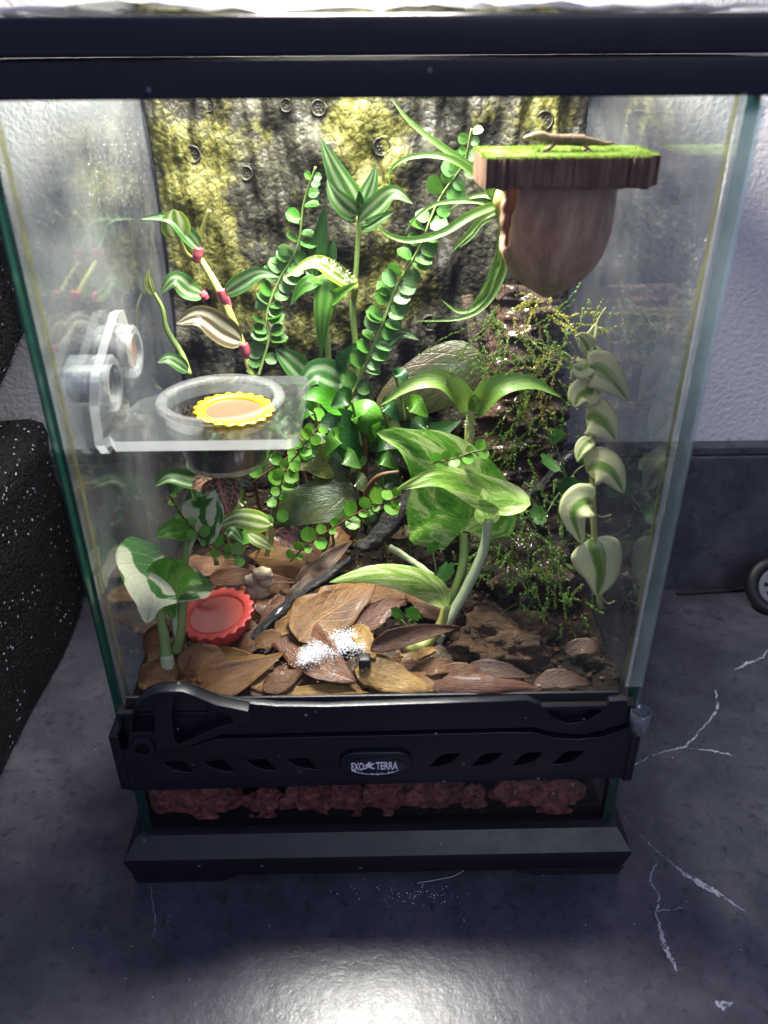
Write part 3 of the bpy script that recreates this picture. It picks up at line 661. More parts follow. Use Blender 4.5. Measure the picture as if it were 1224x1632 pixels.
def leaf(parent, pts, wpx, mat, kind='ovate', off=(0, 0, .4), cup=.12, name='leaf', **kw):
    P = [A(*p) for p in pts]; _ls[0] += 1
    wcm = wpx/ppc(np.mean(P, 0)); vf, uv = leafgeo(P, wcm, nvec(P, off), kind, cup, seed=_ls[0], **kw)
    return mk(name, vf, mat, parent, uv=uv)
def stem(parent, pts, rpx, mat, name='stem', n=8, rough=.12, samples=None):
    P = [A(*p) for p in pts]; kk = ppc(np.mean(P, 0)); r = [x/kk for x in rpx] if np.ndim(rpx) else rpx/kk
    return mk(name, tube(spline(P, samples or len(P)*6), r, n, rough), mat, parent)
def plant(name, label, cat, px, py, Y, group=None):
    return thing(name, label, cat, A(px, py, Y), group)

# --- button ferns
def fern(label, path, mats, size, n, px, py, Y):
    t = plant('button_fern', label, 'fern', px, py, Y, 'button fern fronds')
    P = spline([A(*p) for p in path], 90)
    kk = ppc(P[45]); mk('stem', tube(P, [2.6/kk, 1.6/kk], 6), m_stem, t)
    for i in range(n):
        u = (i+.5)/n; k = int(u*88); p = P[k]; tg = nrm(P[k+1]-P[max(0, k-1)])
        sz = np.interp(u, [0, .15, .8, 1], [size*.85, size, size*.92, size*.5])/kk*random.uniform(.72, 1.15)
        for sd in (-1, 1):
            if random.random() < .08: continue
            tocam = nrm(CAM-p); s = nrm(np.cross(tg, tocam))*sd
            d = nrm(s+tg*.18+tocam*random.uniform(-.15, .45)+np.array([0, 0, random.uniform(-.15, .2)]))
            b = p+tg*(sd*.35*sz+random.uniform(-.25, .25)*sz)+s*.04
            n_ = nrm(tocam+np.array([0, 0, .55])+np.random.RandomState(i*2+sd+9).uniform(-.75, .75, 3))
            vf, uv = leafgeo([b, b+d*sz*.5+tocam*.05*sz, b+d*sz], sz*.95, n_, 'round', .10, 6, 4, 0, 0, i)
            mk('leaflet', vf, mats[0] if random.random() < mats[2] else mats[1], t, uv=uv)
    return t
fern('button fern frond rising left of the middle, orange tip by the striped leaves', [(412, 600, 11), (428, 540, 11.6), (425, 500, 12), (444, 448, 12.5), (474, 392, 12.8), (484, 325, 13), (503, 266, 12.7)], (m_fern, m_fernp, .8), 28, 20, 412, 600, 11)
fern('long button fern frond arching from the middle up to the platform', [(556, 640, 10), (585, 575, 10.4), (612, 510, 10.8), (632, 456, 11.2), (666, 398, 11.6), (700, 318, 12), (738, 262, 11.8), (752, 205, 11.5)], (m_fern, m_fernp, .7), 30, 27, 556, 640, 10)
# --- striped trailing plants (left and centre)
t1 = plant('striped_trailing_plant', 'silver striped trailing plant with pink joints climbing at the left of the rock panel', 'plant', 398, 592, 11)
stem(t1, [(402, 600, 11), (388, 555, 11.5), (368, 505, 12), (350, 465, 12.5), (330, 430, 13), (313, 405, 13.4)], [6, 7, 7, 6, 5], m_stem_y)
stem(t1, [(313, 402, 13.4), (318, 380, 13.4), (326, 355, 13.3), (334, 335, 13.2)], [5, 4, 3.5, 3], m_stem_y)
stem(t1, [(312, 415, 13.4), (297, 405, 13.2), (288, 388, 13), (282, 372, 12.8)], [4, 4, 4], m_stem_y)
for a, b, c, d, y in ((316, 395, 314, 418, 13.3), (352, 462, 364, 492, 12.4), (388, 548, 396, 575, 11.5), (320, 466, 328, 478, 12.6)):
    stem(t1, [(a, b, y-.15), ((a+c)/2, (b+d)/2, y-.15), (c, d, y-.15)], [7.5, 8.5, 6.5], m_stem_r, 'joint')
leaf(t1, [(318, 396, 13.2), (300, 375, 13), (270, 348, 12.7), (222, 349, 12.4)], 26, m_trad, 'lance', (0, 0, .3), .2)
leaf(t1, [(283, 380, 12.9), (280, 362, 12.8), (277, 333, 12.7)], 46, m_trad_l, 'round', (0, 0, 0), .08)
leaf(t1, [(358, 468, 12.2), (385, 452, 11.8), (415, 436, 11.6), (446, 442, 11.4)], 30, m_trad, 'lance', (0, 0, .3), .15)
leaf(t1, [(323, 470, 12.4), (300, 462, 12), (278, 446, 11.8), (256, 468, 11.7)], 38, m_trad, 'ovate', (0, 0, .5), .12)
leaf(t1, [(386, 545, 11.2), (355, 528, 10.6), (318, 505, 10.2), (280, 516, 10)], 50, m_trad_p, 'ovate', (.1, 0, .3), .15)
stem(t1, [(302, 598, 11.2), (290, 565, 11.7), (266, 525, 12), (258, 490, 12.2), (240, 458, 12.3)], [5, 5, 4, 2.5], m_stem, 'side_stem')
leaf(t1, [(300, 592, 11.2), (285, 580, 10.8), (268, 572, 10.6), (250, 578, 10.5)], 26, m_trad, 'ovate', (0, 0, .4), .12)
leaf(t1, [(244, 470, 12.2), (238, 455, 12.1), (236, 440, 12), (240, 425, 12)], 14, m_trad_l, 'lance', (0, 0, .2), .2)
t2 = plant('striped_trailing_plant', 'upright silver striped plant on a pale stem at the top centre of the rock panel', 'plant', 570, 600, 12.5)
stem(t2, [(572, 610, 12.5), (568, 560, 12.6), (562, 500, 12.8), (566, 450, 13), (570, 395, 13.2), (573, 345, 13.4)], [5, 5, 5, 4.5, 4, 4], m_stem)
leaf(t2, [(573, 338, 13.3), (558, 310, 13), (535, 270, 12.8), (511, 220, 12.9)], 46, m_trad, 'ovate', (-.4, 0, 0), .18)
leaf(t2, [(570, 342, 13.1), (555, 332, 12.7), (535, 312, 12.5), (521, 285, 12.6)], 36, m_trad, 'ovate', (-.2, 0, .2), .15)
leaf(t2, [(576, 334, 13.2), (584, 312, 12.9), (593, 288, 12.8), (600, 262, 12.8)], 30, m_trad, 'lance', (.2, 0, .2), .2)
leaf(t2, [(570, 356, 13), (600, 330, 12.4), (628, 308, 12), (658, 325, 11.8)], 36, m_trad, 'lance', (0, 0, .4), .16)
leaf(t2, [(576, 362, 13), (590, 358, 12.4), (612, 345, 12), (632, 335, 11.9)], 20, m_trad, 'lance', (0, 0, .2), .16)
leaf(t2, [(566, 458, 12.6), (535, 436, 12), (500, 418, 11.8), (450, 444, 11.5)], 32, m_trad_l, 'lance', (0, 0, .5), .12)
stem(t2, [(564, 475, 12.8), (566, 460, 12.4), (566, 445, 12.5)], [5, 6, 4], m_stem_y, 'joint')
leaf(t2, [(598, 560, 11.5), (620, 545, 11), (642, 532, 10.8), (668, 542, 10.6)], 26, m_trad, 'lance', (0, 0, .4), .16)
# --- strap leaved drooping plant
t3 = plant('strap_leaved_plant', 'glossy green strap leaved plant hanging before the rock panel at centre left', 'plant', 512, 475, 12)
leaf(t3, [(505, 445, 12.4), (508, 410, 12.6), (514, 365, 12.7), (519, 322, 12.6)], 32, m_dgreen, 'lance', (-.4, 0, 0), .2)
leaf(t3, [(508, 440, 12.2), (520, 455, 11.8), (514, 505, 11.4), (512, 572, 11.6)], 40, m_strap, 'lance', (0, 0, .1), -.1)
leaf(t3, [(508, 445, 12.3), (495, 450, 11.8), (478, 462, 11.7), (462, 488, 11.8)], 26, m_strap, 'lance', (-.2, 0, .4), .12)
leaf(t3, [(514, 478, 12.1), (528, 476, 11.8), (545, 465, 11.6), (573, 448, 11.5)], 24, m_green, 'lance', (0, 0, .2), .25)
leaf(t3, [(510, 455, 12.5), (520, 425, 12.5), (528, 400, 12.6), (532, 378, 12.8)], 26, m_dgreen, 'lance', (.4, 0, 0), .2)
leaf(t3, [(500, 440, 12.4), (490, 420, 12.7), (486, 400, 12.8), (478, 380, 12.9)], 20, m_dgreen, 'lance', (-.2, 0, 0), .2)
stem(t3, [(508, 440, 12.3), (512, 460, 12.2), (513, 485, 12.2)], [6, 9, 6], m_stem)
stem(t3, [(512, 470, 12.5), (520, 530, 12.6), (525, 590, 12.4), (530, 640, 12)], [5, 5, 5], m_stem, 'stalk')
# --- air plant by the hide
t4 = plant('air_plant', 'curly green air plant wedged beside the wooden hide', 'plant', 797, 325, 8.8)
for pts, wd in [([(790, 300, 9), (752, 268, 9.2), (700, 232, 9.6), (655, 196, 10), (625, 160, 10.3)], 22), ([(790, 322, 9), (758, 280, 9), (712, 252, 9.2), (660, 250, 9.6), (625, 268, 10), (620, 298, 10.4)], 21),
                ([(790, 328, 8.8), (750, 345, 8.4), (705, 372, 8), (655, 384, 7.9), (620, 375, 8), (600, 356, 8.1)], 26), ([(792, 330, 9), (760, 322, 9.4), (720, 322, 9.8), (690, 328, 10), (660, 350, 10.4), (643, 378, 10.8)], 15),
                ([(788, 338, 8.8), (770, 350, 8.8), (745, 375, 8.9), (716, 405, 9.2)], 24), ([(790, 345, 8.7), (768, 358, 8.5), (750, 380, 8.4), (732, 395, 8.4)], 10),
                ([(797, 330, 8.6), (795, 380, 8.4), (785, 430, 8.4), (760, 475, 8.5), (738, 508, 8.6)], 9), ([(806, 395, 9), (800, 440, 8.6), (775, 485, 8.3), (735, 508, 8.2), (660, 512, 8.3)], 19),
                ([(800, 398, 9.2), (785, 440, 9), (768, 480, 9), (735, 498, 9.1), (702, 477, 9.4)], 24), ([(800, 312, 9), (795, 290, 9.2), (785, 262, 9.6), (775, 240, 10)], 16),
                ([(792, 318, 9.1), (770, 312, 9.4), (742, 318, 9.7), (716, 334, 10)], 16), ([(798, 335, 9), (797, 400, 9), (790, 440, 9.1), (783, 470, 9.4)], 9)]:
    leaf(t4, pts, wd*.6, m_air, 'strap', (0, .2, .5), .25, nu=22, nv=4)
stem(t4, [(798, 300, 9), (796, 322, 8.8), (797, 345, 8.9)], [7, 12, 7], m_stem_y, 'base')
# --- big bronze leaf and hairy plant
t5 = plant('bronze_leaf_plant', 'big wet bronze oval leaf behind the middle of the tank', 'plant', 766, 720, 12)
leaf(t5, [(770, 566, 12.2), (735, 585, 12), (680, 612, 11.6), (625, 645, 11.2), (597, 664, 11)], 104, m_brown, 'ovate', (0, 0, .05), -.08, nu=18, nv=12, wave=.03)
stem(t5, [(775, 720, 12.2), (772, 640, 12.5), (768, 566, 12.3)], [5, 5, 4], m_stem_b)
leaf(t5, [(600, 665, 11.6), (640, 690, 11.2), (690, 690, 11), (735, 670, 11)], 50, m_dgreen, 'ovate', (0, 0, .3), .1)
t6 = plant('hairy_stemmed_plant', 'hairy green stem with two arching leaves in front of the wet bark', 'plant', 745, 770, 8.5)
stem(t6, [(742, 775, 8.5), (745, 735, 8.7), (748, 690, 8.8), (751, 655, 8.9)], [7, 7.5, 8, 7], m_stem_y)
leaf(t6, [(748, 660, 8.9), (735, 632, 8.5), (702, 606, 8.1), (655, 614, 7.9), (604, 648, 7.8)], 38, m_hairy, 'lance', (0, 0, .4), .16, nu=18)
leaf(t6, [(752, 662, 8.9), (768, 640, 8.4), (792, 618, 8), (822, 610, 7.9), (858, 614, 7.8), (896, 634, 7.7)], 40, m_hairy, 'lance', (.2, 0, .45), .18, nu=18)
leaf(t6, [(750, 655, 8.9), (754, 640, 8.7), (760, 628, 8.6), (768, 626, 8.5)], 14, m_hairy, 'lance', (0, 0, .4), .2)
def hairs(parent, path, n, L, mat):
    P = spline([A(*p) for p in path], 60); V = []; Fc = []
    for i in range(n):
        p = P[random.randrange(60)]; d = nrm(np.random.RandomState(i+n).normal(size=3)); d = nrm(d-FW*(d@FW)*.6); kk = ppc(p); k = len(V)
        s = nrm(np.cross(d, FW))*.9/kk; q = p+d*5/kk; V += [q-s, q+s, q+d*L/kk]; Fc.append([k, k+1, k+2])
    o = mk('hairs', (np.array(V), Fc), mat, parent, smooth=False); o['kind'] = 'stuff'
hairs(t6, [(742, 775, 8.4), (748, 690, 8.6), (751, 655, 8.7)], 90, 7, m_stem_p)
hairs(t2, [(560, 446, 11.6), (530, 424, 11.5), (500, 418, 11.4)], 60, 7, m_stem_p)
# --- centre bushy plant
t7 = plant('broad_leaved_plant', 'small bushy plant with glossy dark leaves in the middle behind the marbled leaves', 'plant', 578, 790, 9.5)
stem(t7, [(578, 795, 9.5), (579, 750, 9.6), (582, 715, 9.6), (583, 690, 9.5)], [7, 7, 6, 5], m_stem_b)
leaf(t7, [(550, 652, 9.6), (530, 642, 9.2), (508, 630, 8.8), (480, 634, 8.6)], 42, m_green, 'ovate', (0, 0, .5), .1)
leaf(t7, [(552, 654, 9.6), (580, 655, 9.2), (585, 672, 9), (584, 694, 9.2)], 50, m_green, 'round', (0, -.2, .6), -.12)
leaf(t7, [(582, 712, 9.5), (560, 690, 9.2), (535, 672, 9), (508, 676, 8.9)], 62, m_dgreen, 'ovate', (0, 0, .3), .1)
leaf(t7, [(580, 716, 9.6), (565, 712, 9.2), (540, 718, 9), (516, 704, 8.9)], 50, m_dgreen, 'ovate', (0, 0, .2), .1)
leaf(t7, [(585, 712, 9.5), (605, 700, 9.2), (628, 702, 9), (650, 716, 8.9)], 44, m_dgreen, 'ovate', (0, 0, .3), .1)
leaf(t7, [(580, 655, 9.9), (578, 640, 10), (580, 620, 10.2), (585, 600, 10.4)], 38, m_brown, 'ovate', (0, 0, .1), .1)
leaf(t7, [(582, 725, 9.5), (572, 735, 9.2), (563, 735, 9), (552, 724, 8.9)], 22, m_green, 'ovate', (0, 0, .4), .1)
leaf(t7, [(590, 705, 9.4), (595, 690, 9), (602, 680, 8.8), (606, 672, 8.7)], 18, m_green, 'ovate', (0, 0, .4), .1)
t7b = plant('broad_leaved_plant', 'dark green broad leaves with a silver rib behind the feeding cup', 'plant', 520, 640, 11.5)
leaf(t7b, [(545, 612, 11.6), (525, 600, 11.2), (500, 596, 11), (476, 622, 10.8)], 56, m_trad, 'ovate', (0, 0, .3), .12)
leaf(t7b, [(500, 620, 11.8), (480, 595, 11.6), (455, 570, 11.4), (438, 556, 11.4)], 46, m_trad, 'ovate', (.3, 0, .2), .15)
stem(t7b, [(530, 660, 11.6), (540, 640, 11.8), (545, 612, 11.6)], [5, 5, 4], m_stem)
stem(t7b, [(506, 650, 11.8), (502, 635, 11.8), (500, 620, 11.8)], [5, 5, 4], m_stem)
t7d = plant('broad_leaved_plant', 'fresh green leaves crowded between the feeding cup and the olive leaf', 'plant', 470, 830, 8.6)
for i, (bx, by, dx, dy, ww) in enumerate([(455, 690, -18, 24, 34), (500, 655, -20, 14, 30), (475, 775, -26, 10, 34), (440, 735, -20, 16, 30), (545, 700, -20, 20, 30), (610, 650, 18, 16, 30), (630, 600, 16, 14, 24), (600, 735, 24, 10, 30), (520, 815, 24, 8, 26), (390, 800, -22, 12, 34), (410, 860, -26, 8, 28), (330, 830, -14, 20, 28), (560, 640, -22, 6, 34), (540, 735, 24, 8, 34), (505, 720, -24, 12, 36), (615, 690, 20, 18, 34), (650, 650, 22, 10, 34), (680, 680, -20, 20, 32), (430, 790, 20, 16, 30), (470, 830, -20, 16, 28), (360, 850, 20, 12, 26), (560, 770, 22, 14, 30), (600, 815, -22, 10, 28), (640, 830, 20, 12, 28), (300, 770, -20, 14, 30), (420, 650, -20, 16, 32)]):
    leaf(t7d, [(bx, by, 9), (bx+dx*.4, by+dy*.2-8, 8.6), (bx+dx*.8, by+dy*.6-6, 8.4), (bx+dx*1.5, by+dy*1.5, 8.3)], ww, (m_dgreen, m_fern, m_trad, m_olive, m_green, m_dgreen)[i % 6], 'ovate', (random.uniform(-.3, .3), 0, .3), .12)
    stem(t7d, [(bx+16, by+70, 9.4), (bx+8, by+30, 9.4), (bx, by, 9)], [2.5, 2.5, 2], m_stem)
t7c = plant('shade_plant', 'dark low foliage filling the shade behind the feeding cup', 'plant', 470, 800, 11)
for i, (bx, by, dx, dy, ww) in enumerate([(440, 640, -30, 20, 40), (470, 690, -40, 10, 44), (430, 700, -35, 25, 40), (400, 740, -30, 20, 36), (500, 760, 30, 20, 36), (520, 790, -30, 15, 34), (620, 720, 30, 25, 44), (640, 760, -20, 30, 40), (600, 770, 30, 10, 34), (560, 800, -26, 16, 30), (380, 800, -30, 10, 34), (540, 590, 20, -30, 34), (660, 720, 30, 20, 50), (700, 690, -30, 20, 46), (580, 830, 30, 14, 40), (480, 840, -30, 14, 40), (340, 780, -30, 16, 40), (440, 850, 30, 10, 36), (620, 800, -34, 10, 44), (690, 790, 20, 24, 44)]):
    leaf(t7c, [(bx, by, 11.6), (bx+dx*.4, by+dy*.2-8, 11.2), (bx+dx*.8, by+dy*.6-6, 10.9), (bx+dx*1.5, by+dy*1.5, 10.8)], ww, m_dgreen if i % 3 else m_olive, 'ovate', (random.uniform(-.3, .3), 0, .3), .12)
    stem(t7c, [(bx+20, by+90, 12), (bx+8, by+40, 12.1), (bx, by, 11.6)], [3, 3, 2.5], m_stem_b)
# --- wet olive leaves
t8 = plant('olive_leaf_plant', 'wet olive leaves with sunken veins at the lower middle left', 'plant', 520, 850, 8)
leaf(t8, [(572, 792, 8.3), (545, 792, 8), (500, 800, 7.7), (455, 818, 7.5), (424, 842, 7.5)], 80, m_olive, 'ovate', (0, 0, .35), -.06, nu=18, nv=10, wave=.05)
leaf(t8, [(545, 745, 9.2), (520, 735, 9), (485, 730, 8.8), (445, 748, 8.6)], 64, m_yolive, 'ovate', (0, 0, .4), .05, nu=16, nv=10, wave=.06)
leaf(t8, [(520, 725, 9.3), (500, 712, 9.2), (470, 706, 9), (445, 712, 8.9)], 44, m_yolive, 'ovate', (0, 0, .3), .08)
leaf(t8, [(560, 720, 9.3), (545, 735, 9), (530, 755, 8.8), (512, 768, 8.7)], 40, m_olive, 'ovate', (0, 0, .3), .08)
stem(t8, [(560, 860, 8.4), (572, 830, 8.5), (572, 792, 8.3)], [4, 4, 4], m_stem_b)
stem(t8, [(590, 800, 8.8), (570, 770, 9), (545, 745, 9.2)], [4, 4, 4], m_stem_b)
stem(t8, [(580, 800, 8), (588, 775, 7.8), (606, 758, 7.6), (636, 752, 7.6)], [4, 4, 4, 3], m_stem_b, 'hooked_stem')
# --- pink veined plants
t9 = plant('pink_veined_plant', 'pink net veined leaf just below the feeding cup', 'plant', 350, 850, 7)
leaf(t9, [(348, 760, 6.8), (352, 780, 6.4), (358, 800, 6.2), (364, 822, 6.2)], 66, m_fit, 'ovate', (0, 0, .3), .1)
leaf(t9, [(340, 765, 7.2), (322, 770, 7), (306, 782, 6.8)], 36, m_fit, 'ovate', (0, 0, .4), .1)
stem(t9, [(352, 860, 7.2), (350, 810, 7.3), (348, 765, 6.9)], [4, 4, 3], m_stem_b)
t9b = plant('pink_veined_plant', 'pink net veined leaves half hidden under the wet olive leaf', 'plant', 500, 900, 7.6)
leaf(t9b, [(525, 842, 7.8), (500, 848, 7.5), (470, 858, 7.3), (446, 866, 7.2)], 44, m_fit, 'ovate', (0, 0, .4), .08)
leaf(t9b, [(440, 845, 7.6), (455, 855, 7.3), (478, 868, 7.1), (500, 880, 7)], 36, m_fit, 'ovate', (0, 0, .4), .08)
stem(t9b, [(505, 900, 7.7), (520, 870, 7.8), (525, 842, 7.8)], [3, 3, 3], m_stem_b)
# --- striped lime leaves lower left
t10 = plant('striped_trailing_plant', 'lime and cream striped leaves lying low beneath the feeding cup', 'plant', 420, 870, 6.5)
leaf(t10, [(432, 836, 6.6), (408, 830, 6.3), (375, 826, 6), (342, 842, 5.9)], 40, m_trad_l, 'ovate', (0, 0, .4), -.06)
leaf(t10, [(330, 775, 7.4), (300, 768, 7.1), (270, 762, 6.9), (246, 775, 6.8)], 34, m_trad, 'ovate', (0, 0, .7), .3)
leaf(t10, [(395, 850, 6.8), (410, 860, 6.6), (424, 868, 6.5), (438, 876, 6.5)], 24, m_trad_l, 'ovate', (0, 0, .4), .1)
stem(t10, [(425, 885, 6.8), (432, 860, 6.8), (432, 836, 6.6)], [4, 4, 3], m_stem_y)
stem(t10, [(345, 900, 7.2), (338, 830, 7.5), (330, 775, 7.4)], [4, 4, 3], m_stem_y)
# --- left pothos with cream patches
t11 = plant('cream_patched_pothos', 'pothos with cream and green patched leaves in the front left corner', 'plant', 266, 1092, .95)
stem(t11, [(270, 1096, .9), (266, 1060, 1.2), (263, 1025, 1.5), (255, 970, 1.9), (262, 938, 2.3), (270, 915, 2.6)], [10, 9.5, 9, 6.5, 6, 4], m_stem)
stem(t11, [(270, 1094, .85), (268, 1070, 1.05), (266, 1045, 1.25)], [12.5, 12, 10.5], m_stem_p, 'sheath')
stem(t11, [(280, 1040, 2.2), (287, 1010, 2.5), (290, 975, 2.9), (292, 930, 3.4), (297, 880, 3.9), (302, 858, 4.1)], [9, 8.5, 8, 6.5, 6, 5], m_stem)
stem(t11, [(286, 1030, 2.3), (278, 985, 2.7), (282, 930, 3.3), (300, 880, 3.9), (312, 848, 4.2)], [6, 5, 5, 4, 4], m_stem_p)
leaf(t11, [(272, 905, 2.7), (256, 925, 2.2), (240, 955, 1.6), (234, 994, 1.2)], 150, m_njoy, 'heart', (-.25, 0, .25), .10, nu=18, nv=12)
leaf(t11, [(262, 950, 2.1), (280, 930, 1.9), (302, 922, 1.7), (323, 930, 1.6)], 84, m_njoy_g, 'heart', (-.1, 0, .45), .16, nu=16, nv=12)
leaf(t11, [(308, 850, 4.2), (322, 832, 4.1), (336, 808, 4), (343, 780, 4)], 84, m_njoy, 'ovate', (-.2, 0, .3), .12, nu=16, nv=10)
leaf(t11, [(312, 846, 4.1), (292, 845, 3.8), (268, 846, 3.5), (247, 856, 3.3)], 40, m_njoy_g, 'ovate', (0, 0, .35), .15)
# --- right pothos
t12 = plant('marbled_pothos', 'pothos with yellow green marbled leaves on long stalks at the front right of centre', 'plant', 700, 1030, 3.6)
stem(t12, [(690, 1052, 3.2), (697, 1010, 3.8), (722, 950, 4.6), (738, 900, 5.2), (739, 850, 5.8)], [10, 9, 8, 8, 7.5], m_stem)
stem(t12, [(706, 1000, 3.6), (728, 965, 3.9), (755, 915, 4.3), (772, 870, 4.6), (778, 826, 4.8)], [10, 8.5, 8, 7.5, 7], m_stem_p)
stem(t12, [(640, 1030, 2.4), (655, 1034, 2.5), (680, 1025, 2.8), (700, 1000, 3.1), (712, 966, 3.4)], [5, 9, 9, 8, 7], m_stem_y)
stem(t12, [(682, 1055, 2.9), (690, 1035, 3.1), (702, 1010, 3.3)], [4, 11, 9], m_stem_p, 'sheath')
leaf(t12, [(740, 846, 5.9), (728, 800, 6), (690, 740, 6.1), (645, 705, 5.8), (600, 690, 5.4)], 158, m_pothos, 'heart', (-.25, 0, .35), .14, nu=24, nv=16, fold=.08)
leaf(t12, [(846, 805, 4.3), (815, 798, 4.6), (775, 788, 4.7), (730, 768, 4.4), (690, 762, 4), (632, 780, 3.6)], 62, m_pothos_y, 'ovate', (.1, 0, .35), .05, nu=24, nv=12, wave=.12)
leaf(t12, [(778, 836, 4.85), (776, 815, 4.7), (774, 800, 4.55), (770, 778, 4.4)], 44, m_pothos_y, 'ovate', (0, 0, .1), .2)
leaf(t12, [(716, 968, 3.4), (695, 942, 2.9), (650, 922, 2.5), (590, 915, 2.2), (524, 928, 2)], 50, m_pothos_y, 'ovate', (0, 0, .30), -.12, nu=22, nv=12)
# --- hoya on the right pane
t13 = plant('climbing_succulent_vine', 'climbing vine with thick cream and green leaves up the right glass', 'plant', 955, 970, 2.3)
def hz(pts): return [(a, b, float(np.interp(b, [500, 600, 700, 800, 950], [7.5, 5.6, 4.3, 3.1, 2.3]))+(y-np.interp(b, [515, 970], [10.1, 7.0]))*.6) for a, b, y in pts]
stem(t13, hz([(957, 970, 7), (952, 900, 7.6), (946, 830, 8.2), (944, 740, 8.8), (945, 660, 9.3), (942, 590, 9.8), (936, 545, 10), (950, 515, 10.2)]), [4.5, 5, 5, 5, 4.5, 4, 3.5, 1.5], m_stem_y)
def hleaf(pts, wpx, off, cup=.12):
    o = leaf(t13, hz(pts), wpx*1.12, m_hoya, 'ovate', off, cup)
    so = o.modifiers.new('thickness', 'SOLIDIFY'); so.thickness = .0009; so.offset = 0
hleaf([(938, 560, 9.9), (934, 550, 9.7), (926, 540, 9.6), (917, 537, 9.5)], 26, (0, 0, .6), .3)
hleaf([(938, 555, 9.9), (941, 540, 9.8), (945, 530, 9.7), (950, 516, 9.7)], 16, (0, 0, .2), .3)
hleaf([(942, 575, 9.8), (937, 582, 9.5), (925, 590, 9.3), (913, 582, 9.2)], 38, (-.3, 0, .3))
hleaf([(944, 572, 9.8), (947, 565, 9.6), (948, 558, 9.5), (946, 550, 9.5)], 22, (0, 0, .3))
hleaf([(938, 592, 9.5), (952, 588, 9), (975, 605, 8.7), (1000, 638, 8.6)], 62, (.15, 0, .25), -.06)
hleaf([(945, 618, 9.6), (935, 625, 9.3), (922, 632, 9.1), (916, 650, 9.1)], 48, (-.1, 0, .2))
hleaf([(934, 664, 9.1), (948, 665, 8.8), (966, 680, 8.5), (982, 704, 8.4)], 60, (.1, 0, .2), -.05)
hleaf([(944, 700, 9), (934, 708, 8.8), (925, 720, 8.7), (920, 736, 8.7)], 26, (-.5, 0, .2))
hleaf([(935, 750, 8.7), (952, 742, 8.3), (975, 752, 8), (994, 786, 7.9)], 60, (.1, 0, .3), -.05)
hleaf([(944, 800, 8.4), (930, 800, 8.1), (914, 820, 7.9), (928, 868, 7.8)], 56, (-.4, 0, 0))
hleaf([(942, 858, 7.9), (950, 880, 7.5), (957, 915, 7.3), (952, 950, 7.2)], 76, (.1, 0, .15), -.05)
for i, pts in enumerate([[(946, 818, 8.2), (960, 824, 8), (975, 820, 7.9)], [(957, 950, 7.1), (968, 962, 7), (980, 958, 6.9)], [(950, 520, 10.1), (955, 506, 10), (966, 490, 10)]]):
    stem(t13, hz(pts), [1.6, 1.2], m_stem_y, 'aerial_root')
# --- creeping vines
def vine(label, pts, n, sz, mat=None, jit=.5):
    q = pts[0]; t = plant('creeping_vine', label, 'vine', *q, 'creeping vines with small round leaves')
    P = spline([A(*p) for p in pts], 80); kk = ppc(P[40]); mk('stem', tube(P, 1.5/kk, 5), m_stem_b, t)
    for i in range(n):
        u = (i+.5)/n; k = int(u*78); p = P[k]; tg = nrm(P[k+1]-P[k]); tc = nrm(CAM-p)
        s = nrm(np.cross(tg, tc))*(1 if i % 2 else -1); d = nrm(s+tg*random.uniform(-.3, .7)+tc*random.uniform(-.2, .6)+np.array([0, 0, random.uniform(-.2, .4)]))
        z = sz/kk*random.uniform(.5, 1.2)
        n_ = nrm(tc+np.array([random.uniform(-jit, jit), random.uniform(-jit, jit), .5+random.uniform(-jit, jit)]))
        vf, uv = leafgeo([p, p+d*z*.5, p+d*z], z*.95, n_, 'round', .1, 6, 4, seed=i)
        mk('leaf', vf, mat or m_vine, t, uv=uv)
vine('creeping vine from under the olive leaf across to the marbled leaf', [(462, 895, 6.4), (490, 868, 6.6), (530, 842, 6.6), (575, 815, 6.5), (615, 800, 6.4), (640, 788, 6.3)], 19, 24)
vine('creeping vine crossing in front of the cream patched leaf at lower left', [(272, 790, 3.4), (285, 815, 3.5), (310, 845, 3.6), (340, 870, 3.8), (366, 882, 3.9), (388, 888, 3.9)], 14, 20)
vine('creeping vine hanging between the feeding cup and the olive leaves', [(500, 690, 8.2), (480, 715, 8), (455, 750, 7.6), (445, 790, 7.3), (436, 840, 7.2)], 16, 26)
vine('short bright vine tip lying on the large marbled leaf', [(690, 738, 5.4), (720, 732, 5.2), (750, 722, 5.1), (775, 716, 5)], 10, 18, m_vine)
vine('creeping vine with round leaves low behind the feeding cup', [(520, 660, 9.6), (500, 690, 9), (470, 720, 8.4), (400, 770, 7.8)], 12, 26)
# --- ivy sprigs
def ivy(label, base, leaves):
    t = plant('ivy_sprig', label, 'ivy', *base, 'small ivy sprigs')
    for (px, py, Y, sz, dx, dy) in leaves:
        p = A(px, py, Y); q = A(px+dx*sz, py+dy*sz, Y-.15); kk = ppc(p)
        stem(t, [base, ((base[0]+px)/2, (base[1]+py)/2-4, (base[2]+Y)/2), (px, py, Y)], [1.6, 1.2], m_stem, 'stalk')
        vf, uv = leafgeo([p, (p+q)/2+np.array([0, 0, .06]), q], sz*1.1/kk, nvec([p, q], (random.uniform(-.3, .3), 0, .4)), 'ivy', .08, 9, 6, seed=int(px))
        mk('leaf', vf, m_ivy, t, uv=uv)
ivy('ivy sprig with lobed leaves left of the climbing cream vine', (905, 770, 8.2), [(885, 735, 7.9, 38, -.3, .3), (878, 690, 8.4, 28, .4, .5), (915, 760, 7.9, 44, -.2, .8), (930, 742, 7.9, 30, .3, -.5), (870, 820, 7.2, 34, -.7, .2)])
ivy('tiny ivy leaves between the stalks of the marbled pothos', (698, 930, 4.8), [(700, 905, 4.6, 34, .5, .5), (690, 880, 4.8, 24, -.2, -.6)])
